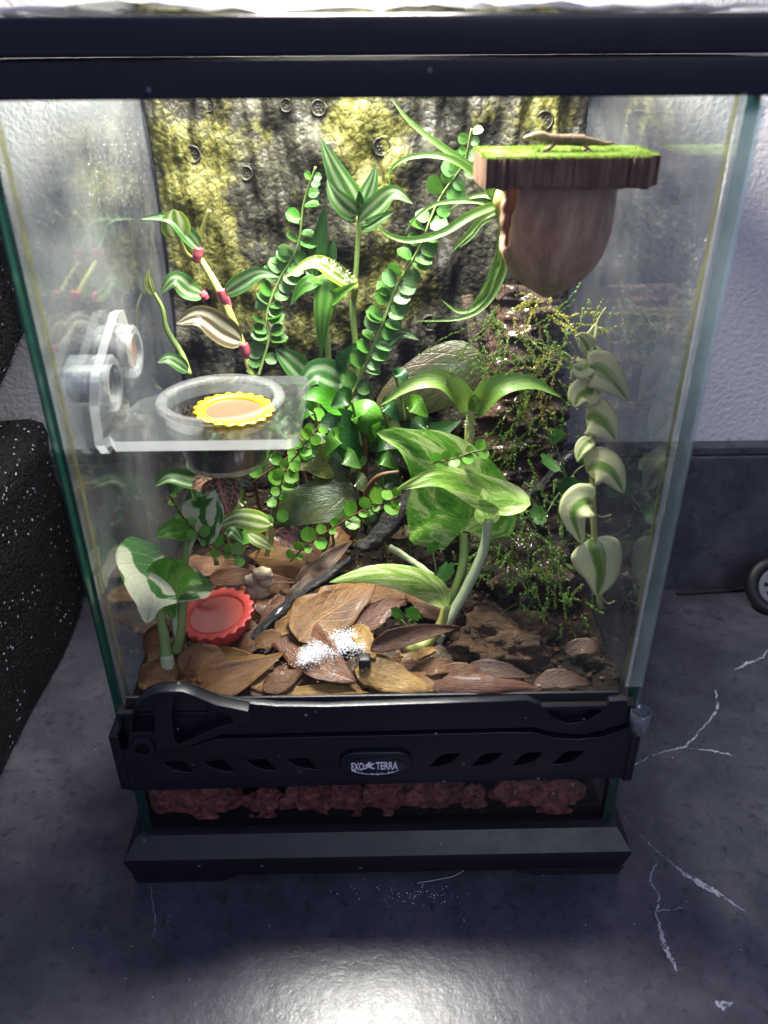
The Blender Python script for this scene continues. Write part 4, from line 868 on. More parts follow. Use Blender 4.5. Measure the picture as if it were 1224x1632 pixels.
ivy('tiny ivy leaves on the leaf litter left of the pothos stalks', (650, 1000, 3), [(630, 985, 2.9, 22, .4, -.6), (655, 988, 2.9, 26, .4, -.7)])

# ------------------------------------------------------------------ wood and moss
logp = [(838, 455, 14), (832, 540, 13.4), (826, 640, 12.8), (828, 740, 12), (836, 840, 11), (846, 940, 10)]
P = spline([A(*p) for p in logp], 130)
def barkify(vf):
    V, Fc = vf; V = V.copy()
    for i in range(len(V)):
        q = Vector(V[i]); r = Vector((V[i][0]-7.2, V[i][1]-12, 0)).normalized()
        d = .30*noise.noise(Vector((q.x*2.2, q.y*2.2, q.z*.7)))+.16*noise.noise(Vector((q.x*5, q.y*5, q.z*2)))+.08*noise.noise(q*9)
        V[i] += np.array(r)*d
    return V, Fc
log = mk('bark_log', barkify(tube(P, [1.6, 1.9, 2.2, 2.2, 2.3, 2.2], 96, .30, seed=3)), m_bark, label='wet brown bark log standing in the back right, draped with moss', cat='log')
c = A(795, 1030, 3.2)
mk('wood_chunk', rock((c[0], c[1], c[2]+.1), (2.3, 1.5, 1.45), 5, .42, 1.7, 5, .14), m_chunk, label='crumbling light brown wood chunk on the floor at the front right', cat='wood')
c = A(850, 900, 7); mk('wood_chunk', rock((c[0], c[1], c[2]-.6), (1.9, 1.6, 1.9), 5, .4, 1.7, 9, .1), m_bark, label='dark mossy wood mound below the bark log', cat='wood')
c = A(925, 1060, 2.6); mk('wood_chunk', rock((c[0], c[1], c[2]), (1.4, 1.4, .9), 5, .5, 1.6, 12, .14), m_chunk_d, label='dark lump standing in for the shaded hollow in the front right corner', cat='wood')  # near black lump, its colour stands in for the shade of a hollow
def twig(label, pts, r, mat=m_twig, rough=.35):
    P = spline([A(*p) for p in pts], 50); kk = ppc(P[25]); return mk('twig', tube(P, [x/kk for x in r], 12, rough), mat, label=label, cat='twig', loc=P[0])
c = A(800, 880, 8.2); mk('wood_chunk', rock((c[0], c[1], c[2]-.4), (2.2, 1.6, 2.2), 5, .4, 1.8, 21, .12), m_chunk_d, label='blackened wood bank behind the pothos stalks at the right', cat='wood')
twig('black wet twig with a blunt shiny end in the middle of the tank', [(572, 872, 7), (600, 858, 7.2), (630, 822, 7.8), (660, 795, 8.4), (720, 750, 9.2)], [9, 14, 18, 22, 24])
twig('dark root crossing the floor left of the dry leaves', [(395, 1030, 3), (430, 990, 3.8), (470, 955, 4.8), (520, 920, 5.6), (560, 890, 6.2)], [8, 9, 8, 7, 6])
twig('dark curved root beside the climbing cream vine', [(930, 712, 10), (900, 735, 9.6), (868, 770, 9.2), (830, 800, 9)], [6, 8, 9, 9])
twig('short pale stick lying beside the pothos stalks', [(620, 872, 6), (650, 890, 5.7), (690, 918, 5.3)], [6, 5, 5], m_stem_p)
twig('thin orange brown fern root standing behind the air plant', [(745, 470, 13.4), (752, 520, 13), (760, 580, 12.6), (765, 640, 12.4)], [10, 8, 9, 8], m_chunk)
def mossmesh(strands, llen, lw):
    V = []; Fc = []; UV = []
    for P in strands:
        m = len(P)
        for i in range(m-1):
            tg = nrm(P[i+1]-P[i])
            for k in range(6):
                d = nrm(nrm(np.random.RandomState((i*7+k*13+len(V)) % 99991).normal(size=3))+tg*.5); s = nrm(np.cross(d, tg)); l = llen*random.uniform(.6, 1.2)
                b = P[i]+tg*random.random()*np.linalg.norm(P[i+1]-P[i]); q = len(V)
                V += [b, b+d*l*.5+s*lw, b+d*l, b+d*l*.5-s*lw]; Fc.append([q, q+1, q+2, q+3]); UV += [(0, .5), (.5, 1), (1, .5), (.5, 0)]
    return (np.array(V), Fc), UV
def mossy(name, label, mat, seeds, llen=.095, lw=.032):
    st = []
    for px, py, Y, dx, dy, L, n, sp in seeds:
        for i in range(max(3, int(n*.5))):
            a = A(px+random.gauss(0, sp), py+random.gauss(0, sp), Y-random.random()*.5); d = A(px+dx, py+dy, Y)-A(px, py, Y)
            d = nrm(d+np.random.RandomState(i+int(px)).normal(size=3)*.4*np.linalg.norm(d)); P = [a]
            for k in range(int(L*1.35/.12)):
                d = nrm(d+np.array([random.gauss(0, .16), random.gauss(0, .12), random.gauss(0, .16)-.02])); P.append(P[-1]+d*.12)
            st.append(P)
    vf, uv = mossmesh(st, llen, lw)
    mk(name, vf, mat, uv=uv, label=label, cat='moss', kind='stuff', smooth=False, loc=A(*seeds[0][:3]))
mossy('hanging_moss', 'green creeping moss strands hanging down the bark log', m_moss, [(780, 500, 10.4, -3, 40, 3.2, 16, 9), (800, 560, 10, -20, 25, 2.0, 16, 16), (830, 575, 9.8, 20, 10, 1.6, 14, 18), (770, 560, 10.4, 0, 30, 1.8, 10, 8), (905, 620, 9.4, 10, 20, 1.5, 10, 16), (850, 515, 10, 10, 30, 1.8, 12, 18), (860, 640, 9.3, -10, 25, 1.2, 9, 22), (930, 470, 11, 0, 30, 2.4, 9, 10), (820, 610, 9.4, -10, 12, 1.0, 8, 24), (840, 690, 8.8, -10, 20, 1.2, 22, 26), (800, 720, 8.8, -10, 20, 1.1, 16, 22), (880, 660, 8.8, 0, 24, 1.2, 16, 20)])
mossy('trailing_moss', 'yellow green moss strands trailing under the wooden hide', m_moss2, [(830, 490, 9.8, 40, -4, 2.6, 10, 8), (880, 500, 9.4, 40, 12, 2.2, 10, 10), (860, 475, 9.6, -8, -12, .9, 8, 10), (860, 580, 9.3, -30, 12, 2.0, 8, 10), (900, 560, 9.2, -26, 30, 1.6, 8, 10), (835, 650, 9, 10, -20, .8, 6, 10), (930, 540, 9, 20, -30, 1.4, 6, 8), (905, 700, 8.9, -30, -8, 1.4, 6, 8)], .11, .034)
mossy('clump_moss', 'dark green moss clump covering the wood mound at lower right', m_moss, [(850, 860, 5.2, 10, 30, 1.0, 40, 28), (830, 920, 4.4, -6, 26, .9, 34, 24), (880, 900, 4.8, 20, 20, .9, 28, 22), (860, 960, 3.6, 6, 24, .8, 22, 20), (900, 850, 5.8, 20, 10, 1.0, 18, 20), (780, 860, 6.2, -10, 20, .8, 18, 18), (830, 830, 6.0, -10, -20, .8, 18, 20), (800, 970, 3.6, -20, 6, .9, 8, 18), (790, 830, 6.4, 0, 20, .9, 30, 26), (760, 900, 6.2, 0, 20, .8, 24, 22), (900, 960, 3.4, 10, 20, .8, 16, 20), (920, 900, 4.2, 10, 20, .8, 14, 18), (850, 780, 7.2, 0, 20, .9, 24, 26)], .105, .036)
mossy('ground_moss', 'low moss on the soil behind the dry leaves', m_moss, [(580, 880, 7.4, 10, -10, .5, 14, 26), (640, 840, 7.6, 10, -10, .5, 16, 26), (520, 900, 6.6, 10, -10, .4, 8, 18), (700, 860, 6.8, 0, -10, .5, 10, 20)], .08, .02)

# ------------------------------------------------------------------ hanging hide with moss platform and gecko
PZ = 28.62
hide = thing('hanging_hide', 'brown seed shell hide under a bark ledge at the upper right', 'hide', (6.3, 6.5, 22.8))
def slab():
    # plan outline of the ledge (X, Y): ridged front edge
    pts = []
    for i in range(121):
        x = 3.72+5.58*i/120; ph = i*.9
        pts.append((x, 4.15+.30*abs(noise.noise(Vector((x*3.1, 3, 0))))+.16*noise.noise(Vector((x*9, 5, 0)))+.16*noise.noise(Vector((x*1.5, 0, 0)))+(.35*((x-8.7)/.6)**2 if x > 8.7 else 0)))
    pts += [(9.35, 5.2), (9.4, 7.4), (3.68, 7.4), (3.62, 6.0), (3.66, 5.0)]
    lv = []; n = len(pts)
    zs = [PZ-.92, PZ-.85, PZ-.65, PZ-.42, PZ-.2, PZ]
    for k, z in enumerate(zs):
        for i, (x, y) in enumerate(pts):
            j = .05*noise.noise(Vector((x*3, z*2.5, k))); cut = .0
            if k <= 1 and x > 7.9 and y < 6: cut = -.0
            lv.append((x, y+(j if i < 121 else 0)+(.06 if k == 0 else 0), z+(.12*noise.noise(Vector((x*2.2, 1, 0))) if k < 2 else 0)+cut))
    Fc = [[k*n+i, k*n+(i+1) % n, (k+1)*n+(i+1) % n, (k+1)*n+i] for k in range(len(zs)-1) for i in range(n)]
    Fc += [list(range(n))[::-1], [(len(zs)-1)*n+i for i in range(n)]]
    return np.array(lv), Fc
mk('bark_ledge', slab(), m_slab, hide, fix=True, sharp=50)
def shell():
    c0 = A(886, 300, 6.4); cx, cy = c0[0]+.05, 6.35
    zt_ = PZ-.84; zb = A(885, 464, 6.4)[2]; H = zt_-zb; V = []; Fc = []; n, m = 72, 40; hw = 1.80
    for i in range(m+1):
        u = i/m; z = zt_-H*u; w_ = max(0, u-.25)/.75
        r = hw*max(0.0, 1-w_**2.2)**(.55+.35*w_**4)
        h = max(0.0, .52+.10*math.sin(u*7+.6)+.07*noise.noise(Vector((u*9, 0, 5)))-2.6*max(0, u-.50)) if u < .74 else 0.0
        for k in range(n+1):
            a = math.pi+.05+h+(2*math.pi-2*h)*k/n
            rr = r*(1+.03*math.cos(2*a)+.05*noise.noise(Vector((math.cos(a)*1.5, math.sin(a)*1.5, u*2)))+.018*noise.noise(Vector((math.cos(a)*6, math.sin(a)*6, u*7))))
            gr = math.exp(-((((a-4.95+.15*u+math.pi) % (2*math.pi))-math.pi)/.035)**2)*.07
            V.append((cx+(rr-gr)*math.cos(a), cy+(rr-gr)*math.sin(a)*.95, z+.05*noise.noise(Vector((math.cos(a)*2, math.sin(a)*2, u*4)))))
    Fc = [[i*(n+1)+k, i*(n+1)+k+1, (i+1)*(n+1)+k+1, (i+1)*(n+1)+k] for i in range(m) for k in range(n)]
    return np.array(V), Fc
sh = mk('seed_shell', shell(), m_hull, hide)
def seam(a_t, u0, u1):
    V = shell()[0].reshape(41, 73, 3); c_ = V[0].mean(0); out = []
    for i in range(int(u0*40), int(u1*40)+1):
        an = np.arctan2(V[i, :, 1]-c_[1], V[i, :, 0]-c_[0]) % (2*math.pi); k = int(np.argmin(abs(an-(a_t+.12*math.sin(i*.2)*.5)))); out.append(V[i, k]*1.0)
    return np.array(out)
for a_t, u0, u1, rr in ((4.98, .45, .97, .035), (4.72, .05, .35, .015)):
    mk('seam', tube(spline(seam(a_t, u0, u1)[::3], 40), [rr*.4, rr, rr*.6], 6, .4), m_chunk_d, sh)
so = sh.modifiers.new('thickness', 'SOLIDIFY'); so.thickness = .0022; so.offset = -1
def carpet():
    V = []; Fc = []; UV = []
    for i in range(9000):
        x = random.uniform(3.64, 9.3); y = random.uniform(4.1, 7.3); q = len(V)
        if x > 8.9 and y < 4.6: continue
        h = random.uniform(.06, .17)*(1+.4*noise.noise(Vector((x*2, y*2, 0)))); a = random.random()*6.28; l = random.uniform(-.05, .05)
        s = np.array([math.cos(a), math.sin(a), 0])*.022; h *= .7+1.1*max(0, noise.noise(Vector((x*1.3, y*1.3, 8)))); b = np.array([x, y, PZ-.01]); tp = b+np.array([l, random.uniform(-.08, .03), h])
        V += [b-s, b+s, tp]; Fc.append([q, q+1, q+2]); UV += [(0, 0), (0, 1), (1, .5)]
    return (np.array(V), Fc), UV
vf, uv = carpet(); mo = mk('moss_carpet', vf, m_moss_bright, hide, uv=uv, smooth=False); mo['kind'] = 'stuff'
mk('moss_mat', box(3.7, 9.25, 4.25, 7.35, PZ+.005, PZ+.05, .02), m_moss_bright, hide, uv=[(.5, .5)]*24 if False else None)
# gecko
def gecko():
    g0 = np.array(A(0, 0, 5.2)); zg = PZ+.16; Yg = 5.6
    def q(px, dz, dy=0.0):
        p = A(px, 226, Yg); return np.array([p[0], Yg+dy, zg+dz])
    sp = [(833, .18, .030), (838, .19, .10), (850, .23, .17), (862, .24, .19), (872, .20, .14), (882, .17, .15), (900, .15, .19), (920, .14, .20), (938, .12, .17), (948, .09, .12), (960, .05, .09), (970, .04, .065), (980, .07, .03)]
    V = []; E = []; R = []
    for px, dz, r in sp: V.append(q(px, dz*1.25+.05)); R.append(r*1.12)
    E += [(i, i+1) for i in range(len(sp)-1)]
    for root, px1, px2, sgn in ((5, 880, 868, -1), (5, 884, 876, 1), (8, 930, 940, -1), (8, 932, 944, 1)):
        k = len(V); V += [q(px1, .06, sgn*.22), q(px2, -.08, sgn*.30), q(px2-5, -.10, sgn*.36)]; R += [.06, .045, .05]; E += [(root, k), (k, k+1), (k+1, k+2)]
        for f in (-.08, 0, .08):
            V.append(V[k+2]+np.array([-.07, f, 0])); R.append(.018); E.append((k+2, len(V)-1))
    base = V[7]*1.0; base[2] = PZ
    me = bpy.data.meshes.new('gecko'); me.from_pydata([tuple((v-base)*S) for v in V], E, [])
    ob = bpy.data.objects.new('gecko', me); COL.objects.link(ob); ob.location = Vector(base)*S; OFF[ob] = base
    sk = ob.modifiers.new('skin', 'SKIN'); sk.use_smooth_shade = True
    for v, r in zip(me.skin_vertices[0].data, R): v.radius = (r*S, r*S*.85)
    me.skin_vertices[0].data[7].use_root = True
    sb = ob.modifiers.new('smooth', 'SUBSURF'); sb.levels = 2; sb.render_levels = 2
    dg = bpy.context.evaluated_depsgraph_get(); m2 = bpy.data.meshes.new_from_object(ob.evaluated_get(dg)); ob.modifiers.clear(); ob.data = m2
    m2.materials.clear(); m2.materials.append(m_gecko)
    ob['label'] = 'small brown gecko resting on the mossy ledge, head to the left'; ob['category'] = 'gecko'
    for sgn in (-1, 1):
        e = q(850, .28, sgn*.14); mk('eye', rock(e, (.045, .035, .045), 2, 0), m_black, ob)
    return ob
gecko()

# ------------------------------------------------------------------ acrylic feeding ledge with cups
LZ = 19.85; LX0, LX1, LY0, LY1 = -9.25, -2.62, 2.4, 8.75
cc = G(352, 636, LZ+.2); CR = 2.18
ledge = thing('feeding_ledge', 'clear acrylic magnetic feeding ledge on the left glass', 'ledge', (-9.5, 5.5, 18.5))
ol = [(-9.0, LY0), (-3.1, LY0)]+[(-3.1+.48*math.sin(a), LY0+.48-.48*math.cos(a)) for a in np.linspace(.2, 1.57, 6)]+[(LX1, 8.1)]+[(-3.1+.48*math.cos(a), 8.25+.48*math.sin(a)) for a in np.linspace(.2, 1.57, 6)]+[(-7.2, LY1), (-8.4, 6.9), (-9.1, 6.2), (-9.3, 5.0), (-9.35, 3.0)]
V, Fc = plate(ol, [circ(cc[0], cc[1], CR, n=48)], .38, 0, lambda x, y, z: (x, y, LZ-.19+z))
idx = [0 if abs(np.ptp(np.array(V)[f][:, 2])) < 1e-3 else 1 for f in Fc]
mk('shelf', (V, Fc), [m_acryl, m_acryl_cut], ledge, fix=False, smooth=False, midx=idx)
V, Fc = plate([(2.6, 19.3), (6.2, 19.3), (7.0, 20.0), (7.3, 22.2), (6.9, 23.2), (6.2, 23.3), (3.0, 22.0), (2.4, 21.2), (2.2, 19.8)], [], .32, .0, lambda x, y, z: (-9.45+z, x, y))
mk('wall_bracket', (V, Fc), [m_acryl, m_acryl_cut], ledge, smooth=False, midx=[0 if np.ptp(np.array(V)[f][:, 0]) < 1e-3 else 1 for f in Fc])
mk('bracket_rib', plate([(-9.2, 19.75), (-7.2, 19.75), (-9.2, 22.9)], [], .28, 0, lambda x, y, z: (x, 5.0+z, y)), m_acryl, ledge, fix=True, smooth=False)
def magnet(px, py, Y, r, L, mface):
    c = A(px, py, Y); x1 = c[0]; m = mk('magnet_holder', lathe([(r*.66, 0), (r*.66, L), (r*.9, L), (r, L-.08), (r, L*.62), (r*.93, L*.60), (r*.93, L*.52), (r, L*.5), (r, .06), (r*.95, 0)], 36, (x1-L, c[1], c[2]), 'x', close=True), m_acryl_edge, ledge, fix=True, sharp=35)
    mk('magnet', lathe([(.01, 0), (r*.64, 0), (r*.64, L-.18), (.01, L-.18)], 28, (x1-L, c[1], c[2]), 'x'), mface, m, fix=True, sharp=40)
magnet(184, 611, 4.0, 1.02, 1.5, m_steel)
magnet(218, 560, 6.6, 1.0, 1.35, m_rust)
# clear cup
cz = LZ+.22; cup = thing('clear_cup', 'small clear plastic cup of dark soil set in the acrylic ledge', 'cup', (cc[0], cc[1], cz-2.6))
mk('wall', lathe([(.02, -2.6), (1.62, -2.6), (1.70, -2.5), (2.06, -.15), (2.10, 0), (2.02, 0), (1.98, -.2), (1.64, -2.42), (.02, -2.45)], 48, (cc[0], cc[1], cz)), m_cup, cup, fix=True, sharp=60)
mk('lip', lathe([(2.06, -.12), (2.42, -.10), (2.46, .0), (2.42, .10), (2.34, .14), (2.22, .06), (2.10, .10), (2.03, .05), (2.02, -.05)], 56, (cc[0], cc[1], cz), close=True), m_lip, cup, fix=True)
mk('soil_fill', join([lathe([(1.60, -2.40), (1.94, -.75)], 40, (cc[0], cc[1], cz)), disc(1.94, (cc[0], cc[1], cz-.75), 40), disc(1.6, (cc[0], cc[1], cz-2.4), 40)]), m_soil, cup)
def gen():
    a = random.random()*6.28; r = 1.9*random.random()**.5; return (cc[0]+r*math.cos(a), cc[1]+r*math.sin(a), cz-.72)
o = mk('soil_crumbs', specks(350, gen, .02, .07), m_soil, cup, smooth=False); o['kind'] = 'stuff'
def feedcup(name, label, c, R, h, mat, food, tilt=(0, 0), ns=20):
    fsc = (ns, .045, lambda r, z: 1.0 if (r > R*.9 and z > h*.55) else 0.0)
    t = thing(name, label, 'cup', c)
    Vw, Fw = lathe([(.02, .0), (R*.72, 0), (R*.80, .05), (R*.9, h*.5), (R*.98, h*.78), (R*1.0, h), (R*.97, h+.03), (R*.78, h+.02), (R*.74, h-.04), (R*.70, h-.25), (.02, h-.28)], 120, (0, 0, 0), scallop=fsc)
    Vf, Ff = disc(R*.755, (0, 0, h-.09), 48)
    Rm = np.array(Matrix.Rotation(tilt[0], 3, 'X') @ Matrix.Rotation(tilt[1], 3, 'Y'))
    mk('bowl', (Vw@Rm.T+np.array(c), Fw), mat, t, fix=True, sharp=50)
    mk('food', (Vf@Rm.T+np.array(c), Ff), food, t)
yc = G(374, 652, cz-.05)
feedcup('feeding_cup', 'yellow scalloped feeding cup of pinkish food in the clear cup', (yc[0]-.05, yc[1]+.05, cz-.78), 1.46, .74, m_yellow, m_food, (.03, .05))
rc = G(352, 1012, soil_z(0, 3.5)+.1)
feedcup('feeding_cup', 'red scalloped feeding cup on the leaf litter', (rc[0], rc[1]+.25, rc[2]+.12), 1.55, .95, m_red, m_foodr, (.10, -.10))

# ------------------------------------------------------------------ floor litter
LT = 'dry leaves of the litter layer'
def dleaf(label, pts, wpx, mi, cup=.08, off=(0, 0, 1.2), kind='ovate', dz=.35, wave=.10, twist=0.0):
    P = []
    for q in pts:
        p = G(q[0], q[1], 10.0+dz); z = 9.9+.07*max(0, p[1])+dz+(q[2] if len(q) > 2 else 0); P.append(G(q[0], q[1], z))
    _ls[0] += 1; vf, uv = leafgeo(P, wpx/ppc(np.mean(P, 0)), nvec(P, off), kind, cup, nu=20, nv=10, wave=wave, twist=twist, seed=_ls[0], edge=.28)
    o = mk('dry_leaf', vf, m_dry[mi], uv=uv, label=label, cat='leaf', group=LT, loc=P[0])
    so = o.modifiers.new('thickness', 'SOLIDIFY'); so.thickness = .0003
dleaf('large tan dry leaf lying flat in the middle of the floor', [(476, 1022, .3), (505, 990, .5), (550, 960, .7), (600, 925, .7)], 96, 0, .04, (0, 0, .5), dz=.6)
dleaf('brown dry leaf with white powder on it', [(448, 1000, .2), (480, 1025, .3), (520, 1060, .3), (568, 1088, .1)], 84, 4, .06, (0, 0, .8), dz=.45)
dleaf('golden dry leaf at the front glass right of the powder', [(565, 1068, .2), (600, 1070, .3), (645, 1085, .2), (694, 1103, 0)], 62, 1, -.08, (0, 0, .7), dz=.3)
dleaf('narrow dark red dry leaf leaning against the pothos stalks', [(590, 1034, .5), (635, 1018, .8), (690, 1005, .9), (735, 1000, .8)], 32, 2, .2, (0, 0, .2), 'lance', .5)
dleaf('reddish brown dry leaf along the front glass at the right', [(685, 1100, .0), (740, 1090, .35), (800, 1092, .4), (868, 1098, .1)], 40, 2, -.15, (0, 0, .4), 'ovate', .15)
dleaf('round tan dry leaf in the front left corner', [(222, 1068, .1), (240, 1072, .35), (262, 1078, .3), (282, 1085, .1)], 62, 0, -.06, (0, 0, .5), 'round', .4)
dleaf('tan dry leaf standing right behind the pothos stem', [(292, 1075, .1), (310, 1060, .4), (340, 1052, .5), (368, 1052, .4)], 66, 0, .08, (0, 0, .4), 'ovate', .5)
dleaf('long tan dry leaf pointing up to the middle at the front left', [(302, 1108, .0), (345, 1092, .25), (400, 1068, .4), (456, 1038, .5)], 60, 0, .12, (0, 0, .8), 'lance', .3)
dleaf('small chestnut dry leaf before the powder at the front', [(418, 1098, .1), (440, 1088, .2), (462, 1078, .25), (486, 1068, .3)], 40, 4, -.08, (0, 0, .7), 'ovate', .35)
dleaf('curled tan dry leaf against the left glass', [(236, 1042, .6), (240, 1022, .8), (255, 1005, .9), (270, 1000, .8)], 36, 0, .4, (.4, 0, .2), 'ovate', .4)
dleaf('brown dry leaf lying behind the red feeding cup', [(332, 924, .4), (370, 920, .6), (420, 922, .6), (474, 928, .5)], 34, 4, .1, (0, 0, .8), 'lance', .4)
dleaf('dark brown dry leaf standing up beside the root', [(478, 942, .3), (500, 915, .8), (528, 890, 1.1), (562, 862, 1.4)], 38, 3, .2, (-.2, 0, .4), 'lance', .4)
dleaf('small tan dry leaf between the root and the large leaf', [(438, 1005, .3), (452, 1000, .4), (470, 990, .5), (486, 976, .5)], 32, 1, .1, (0, 0, .6), 'ovate', .4)
dleaf('little rounded dry leaf right of the red cup', [(408, 1030, .2), (420, 1022, .3), (436, 1018, .3), (448, 1022, .2)], 30, 0, .1, (0, 0, .6), 'round', .4)
dleaf('dark red dry leaf under the right edge of the large leaf', [(568, 1010, .3), (590, 985, .4), (620, 965, .5), (650, 955, .5)], 46, 2, .1, (0, 0, .6), 'ovate', .4)
dleaf('orange brown dry leaf behind the left pothos stalks', [(300, 945, .6), (315, 935, .9), (328, 932, 1), (338, 940, .9)], 28, 4, .2, (0, 0, .3), 'ovate', .4)
dleaf('chestnut dry leaf at the foot of the olive leaf', [(455, 968, .3), (478, 945, .6), (500, 920, .7), (520, 895, .8)], 30, 3, .15, (0, 0, .6), 'ovate', .4)
dleaf('pale dry leaf tip beside the black pebble', [(560, 1000, .4), (575, 1012, .5), (585, 1030, .5), (598, 1050, .4)], 34, 1, .1, (0, 0, .6), 'ovate', .45)
dleaf('brown dry leaf under the black twig', [(618, 850, .5), (645, 846, .7), (668, 838, .8), (690, 832, .9)], 28, 3, .1, (0, 0, .7), 'lance', .5)
dleaf('thin tan dry leaf edge at the front glass centre', [(445, 1106, .0), (490, 1102, .1), (540, 1100, .1), (590, 1104, 0)], 22, 1, .1, (0, 0, .8), 'lance', .15)
for lb, pts, wd, mi in (('dark brown dry leaf on the soil before the wood chunk', [(740, 1072), (770, 1066, .3), (810, 1070, .3), (850, 1080)], 34, 3), ('dark dry leaf half under the dark lump in the right corner', [(850, 1090), (885, 1082, .25), (915, 1084, .25), (945, 1092)], 34, 3),
                         ('dark red dry leaf behind the right front leaf', [(700, 1080), (725, 1070, .2), (752, 1070, .25), (780, 1082)], 30, 2), ('dark brown dry leaf against the right glass', [(900, 1040), (925, 1030, .3), (948, 1034, .3), (965, 1046)], 30, 3),
                         ('chestnut dry leaf edge right of the golden leaf', [(660, 1070), (690, 1062, .25), (715, 1062, .25), (742, 1070)], 32, 4)):
    dleaf(lb, pts, wd, mi, .06, (random.uniform(-.3, .3), 0, .8), 'ovate', .15)
rnd = random.Random(4)
for i in range(52):
    px, py = rnd.uniform(225, 690), rnd.uniform(935, 1104)
    if i > 41: px, py = rnd.uniform(300, 600), rnd.uniform(850, 925)
    if 30 < i < 42: px, py = rnd.uniform(230, 600), rnd.uniform(1040, 1106)
    a = rnd.uniform(0, 6.28); L = rnd.uniform(38, 74); dx, dy = math.cos(a)*L, math.sin(a)*L*.5
    if py+abs(dy) > 1108: py = 1106-abs(dy)
    q = rnd.uniform(-.2, .25); mi = rnd.choice((0, 4, 4, 3, 2, 1)); tone = ('tan', 'golden', 'dark red', 'dark brown', 'chestnut')[mi]
    where = 'on the soil behind the seed pod' if py < 928 else 'near the front left corner' if px < 300 else 'around the red feeding cup' if px < 430 else 'under the large tan leaf' if px < 520 and py < 1045 else 'below the white powder' if px < 590 else 'beside the pothos stalks'
    dleaf('small %s dry leaf filling the litter %s' % (tone, where), [(px-dx, py-dy, -.1), (px-dx/3, py-dy/3, q), (px+dx/3, py+dy/3, q), (px+dx, py+dy, -.05)], rnd.uniform(36, 62), mi, rnd.uniform(-.08, .12), (rnd.uniform(-.4, .4), 0, rnd.uniform(.5, 1.3)), rnd.choice(('ovate', 'lance', 'ovate')), rnd.uniform(.02, .22))
def sgen():
    x, y = random.uniform(-9.4, 9.4), random.uniform(.7, 15.5); return (x, y, soil_z(x, y)-.12+.28*noise.noise(Vector((x*.5, y*.5, 1))))
mk('bark_crumbs', specks(1600, sgen, .03, .16, .5), m_chunk, smooth=False, kind='stuff', label='dark bark crumbs strewn over the soil', cat='bark', loc=(0, 8, 10))
mk('soil_clods', specks(1800, sgen, .04, .14, .8), m_soil, smooth=False, kind='stuff', label='loose black clods of soil', cat='soil', loc=(0, 8, 10))
# seed pod, powder, pebble
pc = G(412, 930, 11.3); pod = thing('seed_pod', 'pale ribbed seed pod of four lobes beside the red cup', 'seed pod', (pc[0], pc[1], pc[2]-.5))
def lobe(c, r, seed):
    bm = bmesh.new(); bmesh.ops.create_uvsphere(bm, u_segments=40, v_segments=14, radius=1)
    for v in bm.verts:
        a = math.atan2(v.co.x, v.co.z); k = 1+.09*math.cos(7*a)*max(0, 1-abs(v.co.y))**.3; d = v.co
        v.co = Vector((c[0]+d.x*r[0]*k, c[1]+d.y*r[1], c[2]+d.z*r[2]*k))
    return bmvf(bm)
for i, (px, py, a, b) in enumerate(((418, 915, 17, 13), (401, 925, 12, 11), (424, 927, 12, 10), (410, 944, 20, 15))):
    c = A(px, py, pc[1]-.1*(i == 3)); kk = ppc(c); mk('lobe', lobe(c, (a/kk, .28, b/kk), i), m_pod, pod)
def pgen():
    u = random.random(); px = 478+105*u+random.gauss(0, 4); py = 1050-26*u-12*math.sin(u*3)+random.gauss(0, 6+5*math.sin(u*3)); p = G(px, py, 10.84+.07*2.5); return p+np.array([0, 0, random.uniform(-.05, .05)])
def pgen2():
    px = random.gauss(525, 45); py = random.gauss(1045, 18); return G(px, py, 10.8)
mk('powder', join([specks(5200, pgen, .009, .030), specks(160, pgen2, .012, .03)]), m_powder, smooth=False, kind='stuff', label='spilled white powder across the dry leaves', cat='powder', loc=G(530, 1040, 10.6))
c = G(581, 1052, 10.95); mk('pebble', box(c[0]-.24, c[0]+.24, c[1]-.2, c[1]+.3, c[2]-.3, c[2]+.14, .07), m_chalk, label='small black square pebble on the golden dry leaf', cat='pebble')

# ------------------------------------------------------------------ drops on the panes
def drop(px0, px1, py0, py1, X, n, r0, r1):
    V = []; Fc = []
    for i in range(n):
        px, py = random.uniform(px0, px1), random.uniform(py0, py1); d = ray(px, py); q = CAM+d*((X-CAM[0])/d[0])
        if not (.6 < q[1] < 15.8 and 10.2 < q[2] < 30.4): continue
        vf = rock(q, (.02, random.uniform(r0, r1), random.uniform(r0, r1)*1.25), 1, 0); k = len(V); V += list(vf[0]); Fc += [[k+a for a in f] for f in vf[1]]
    return np.array(V), Fc
o = mk('water_drops', join([drop(1040, 1130, 380, 560, PH-.39, 240, .03, .09), drop(1000, 1120, 250, 900, PH-.39, 200, .02, .05), drop(140, 240, 180, 330, -PH+.39, 260, .02, .06), drop(40, 230, 160, 560, -PH+.39, 200, .02, .04), drop(190, 250, 960, 1060, -PH+.39, 160, .02, .05)]), m_drop, ter); o['kind'] = 'stuff'

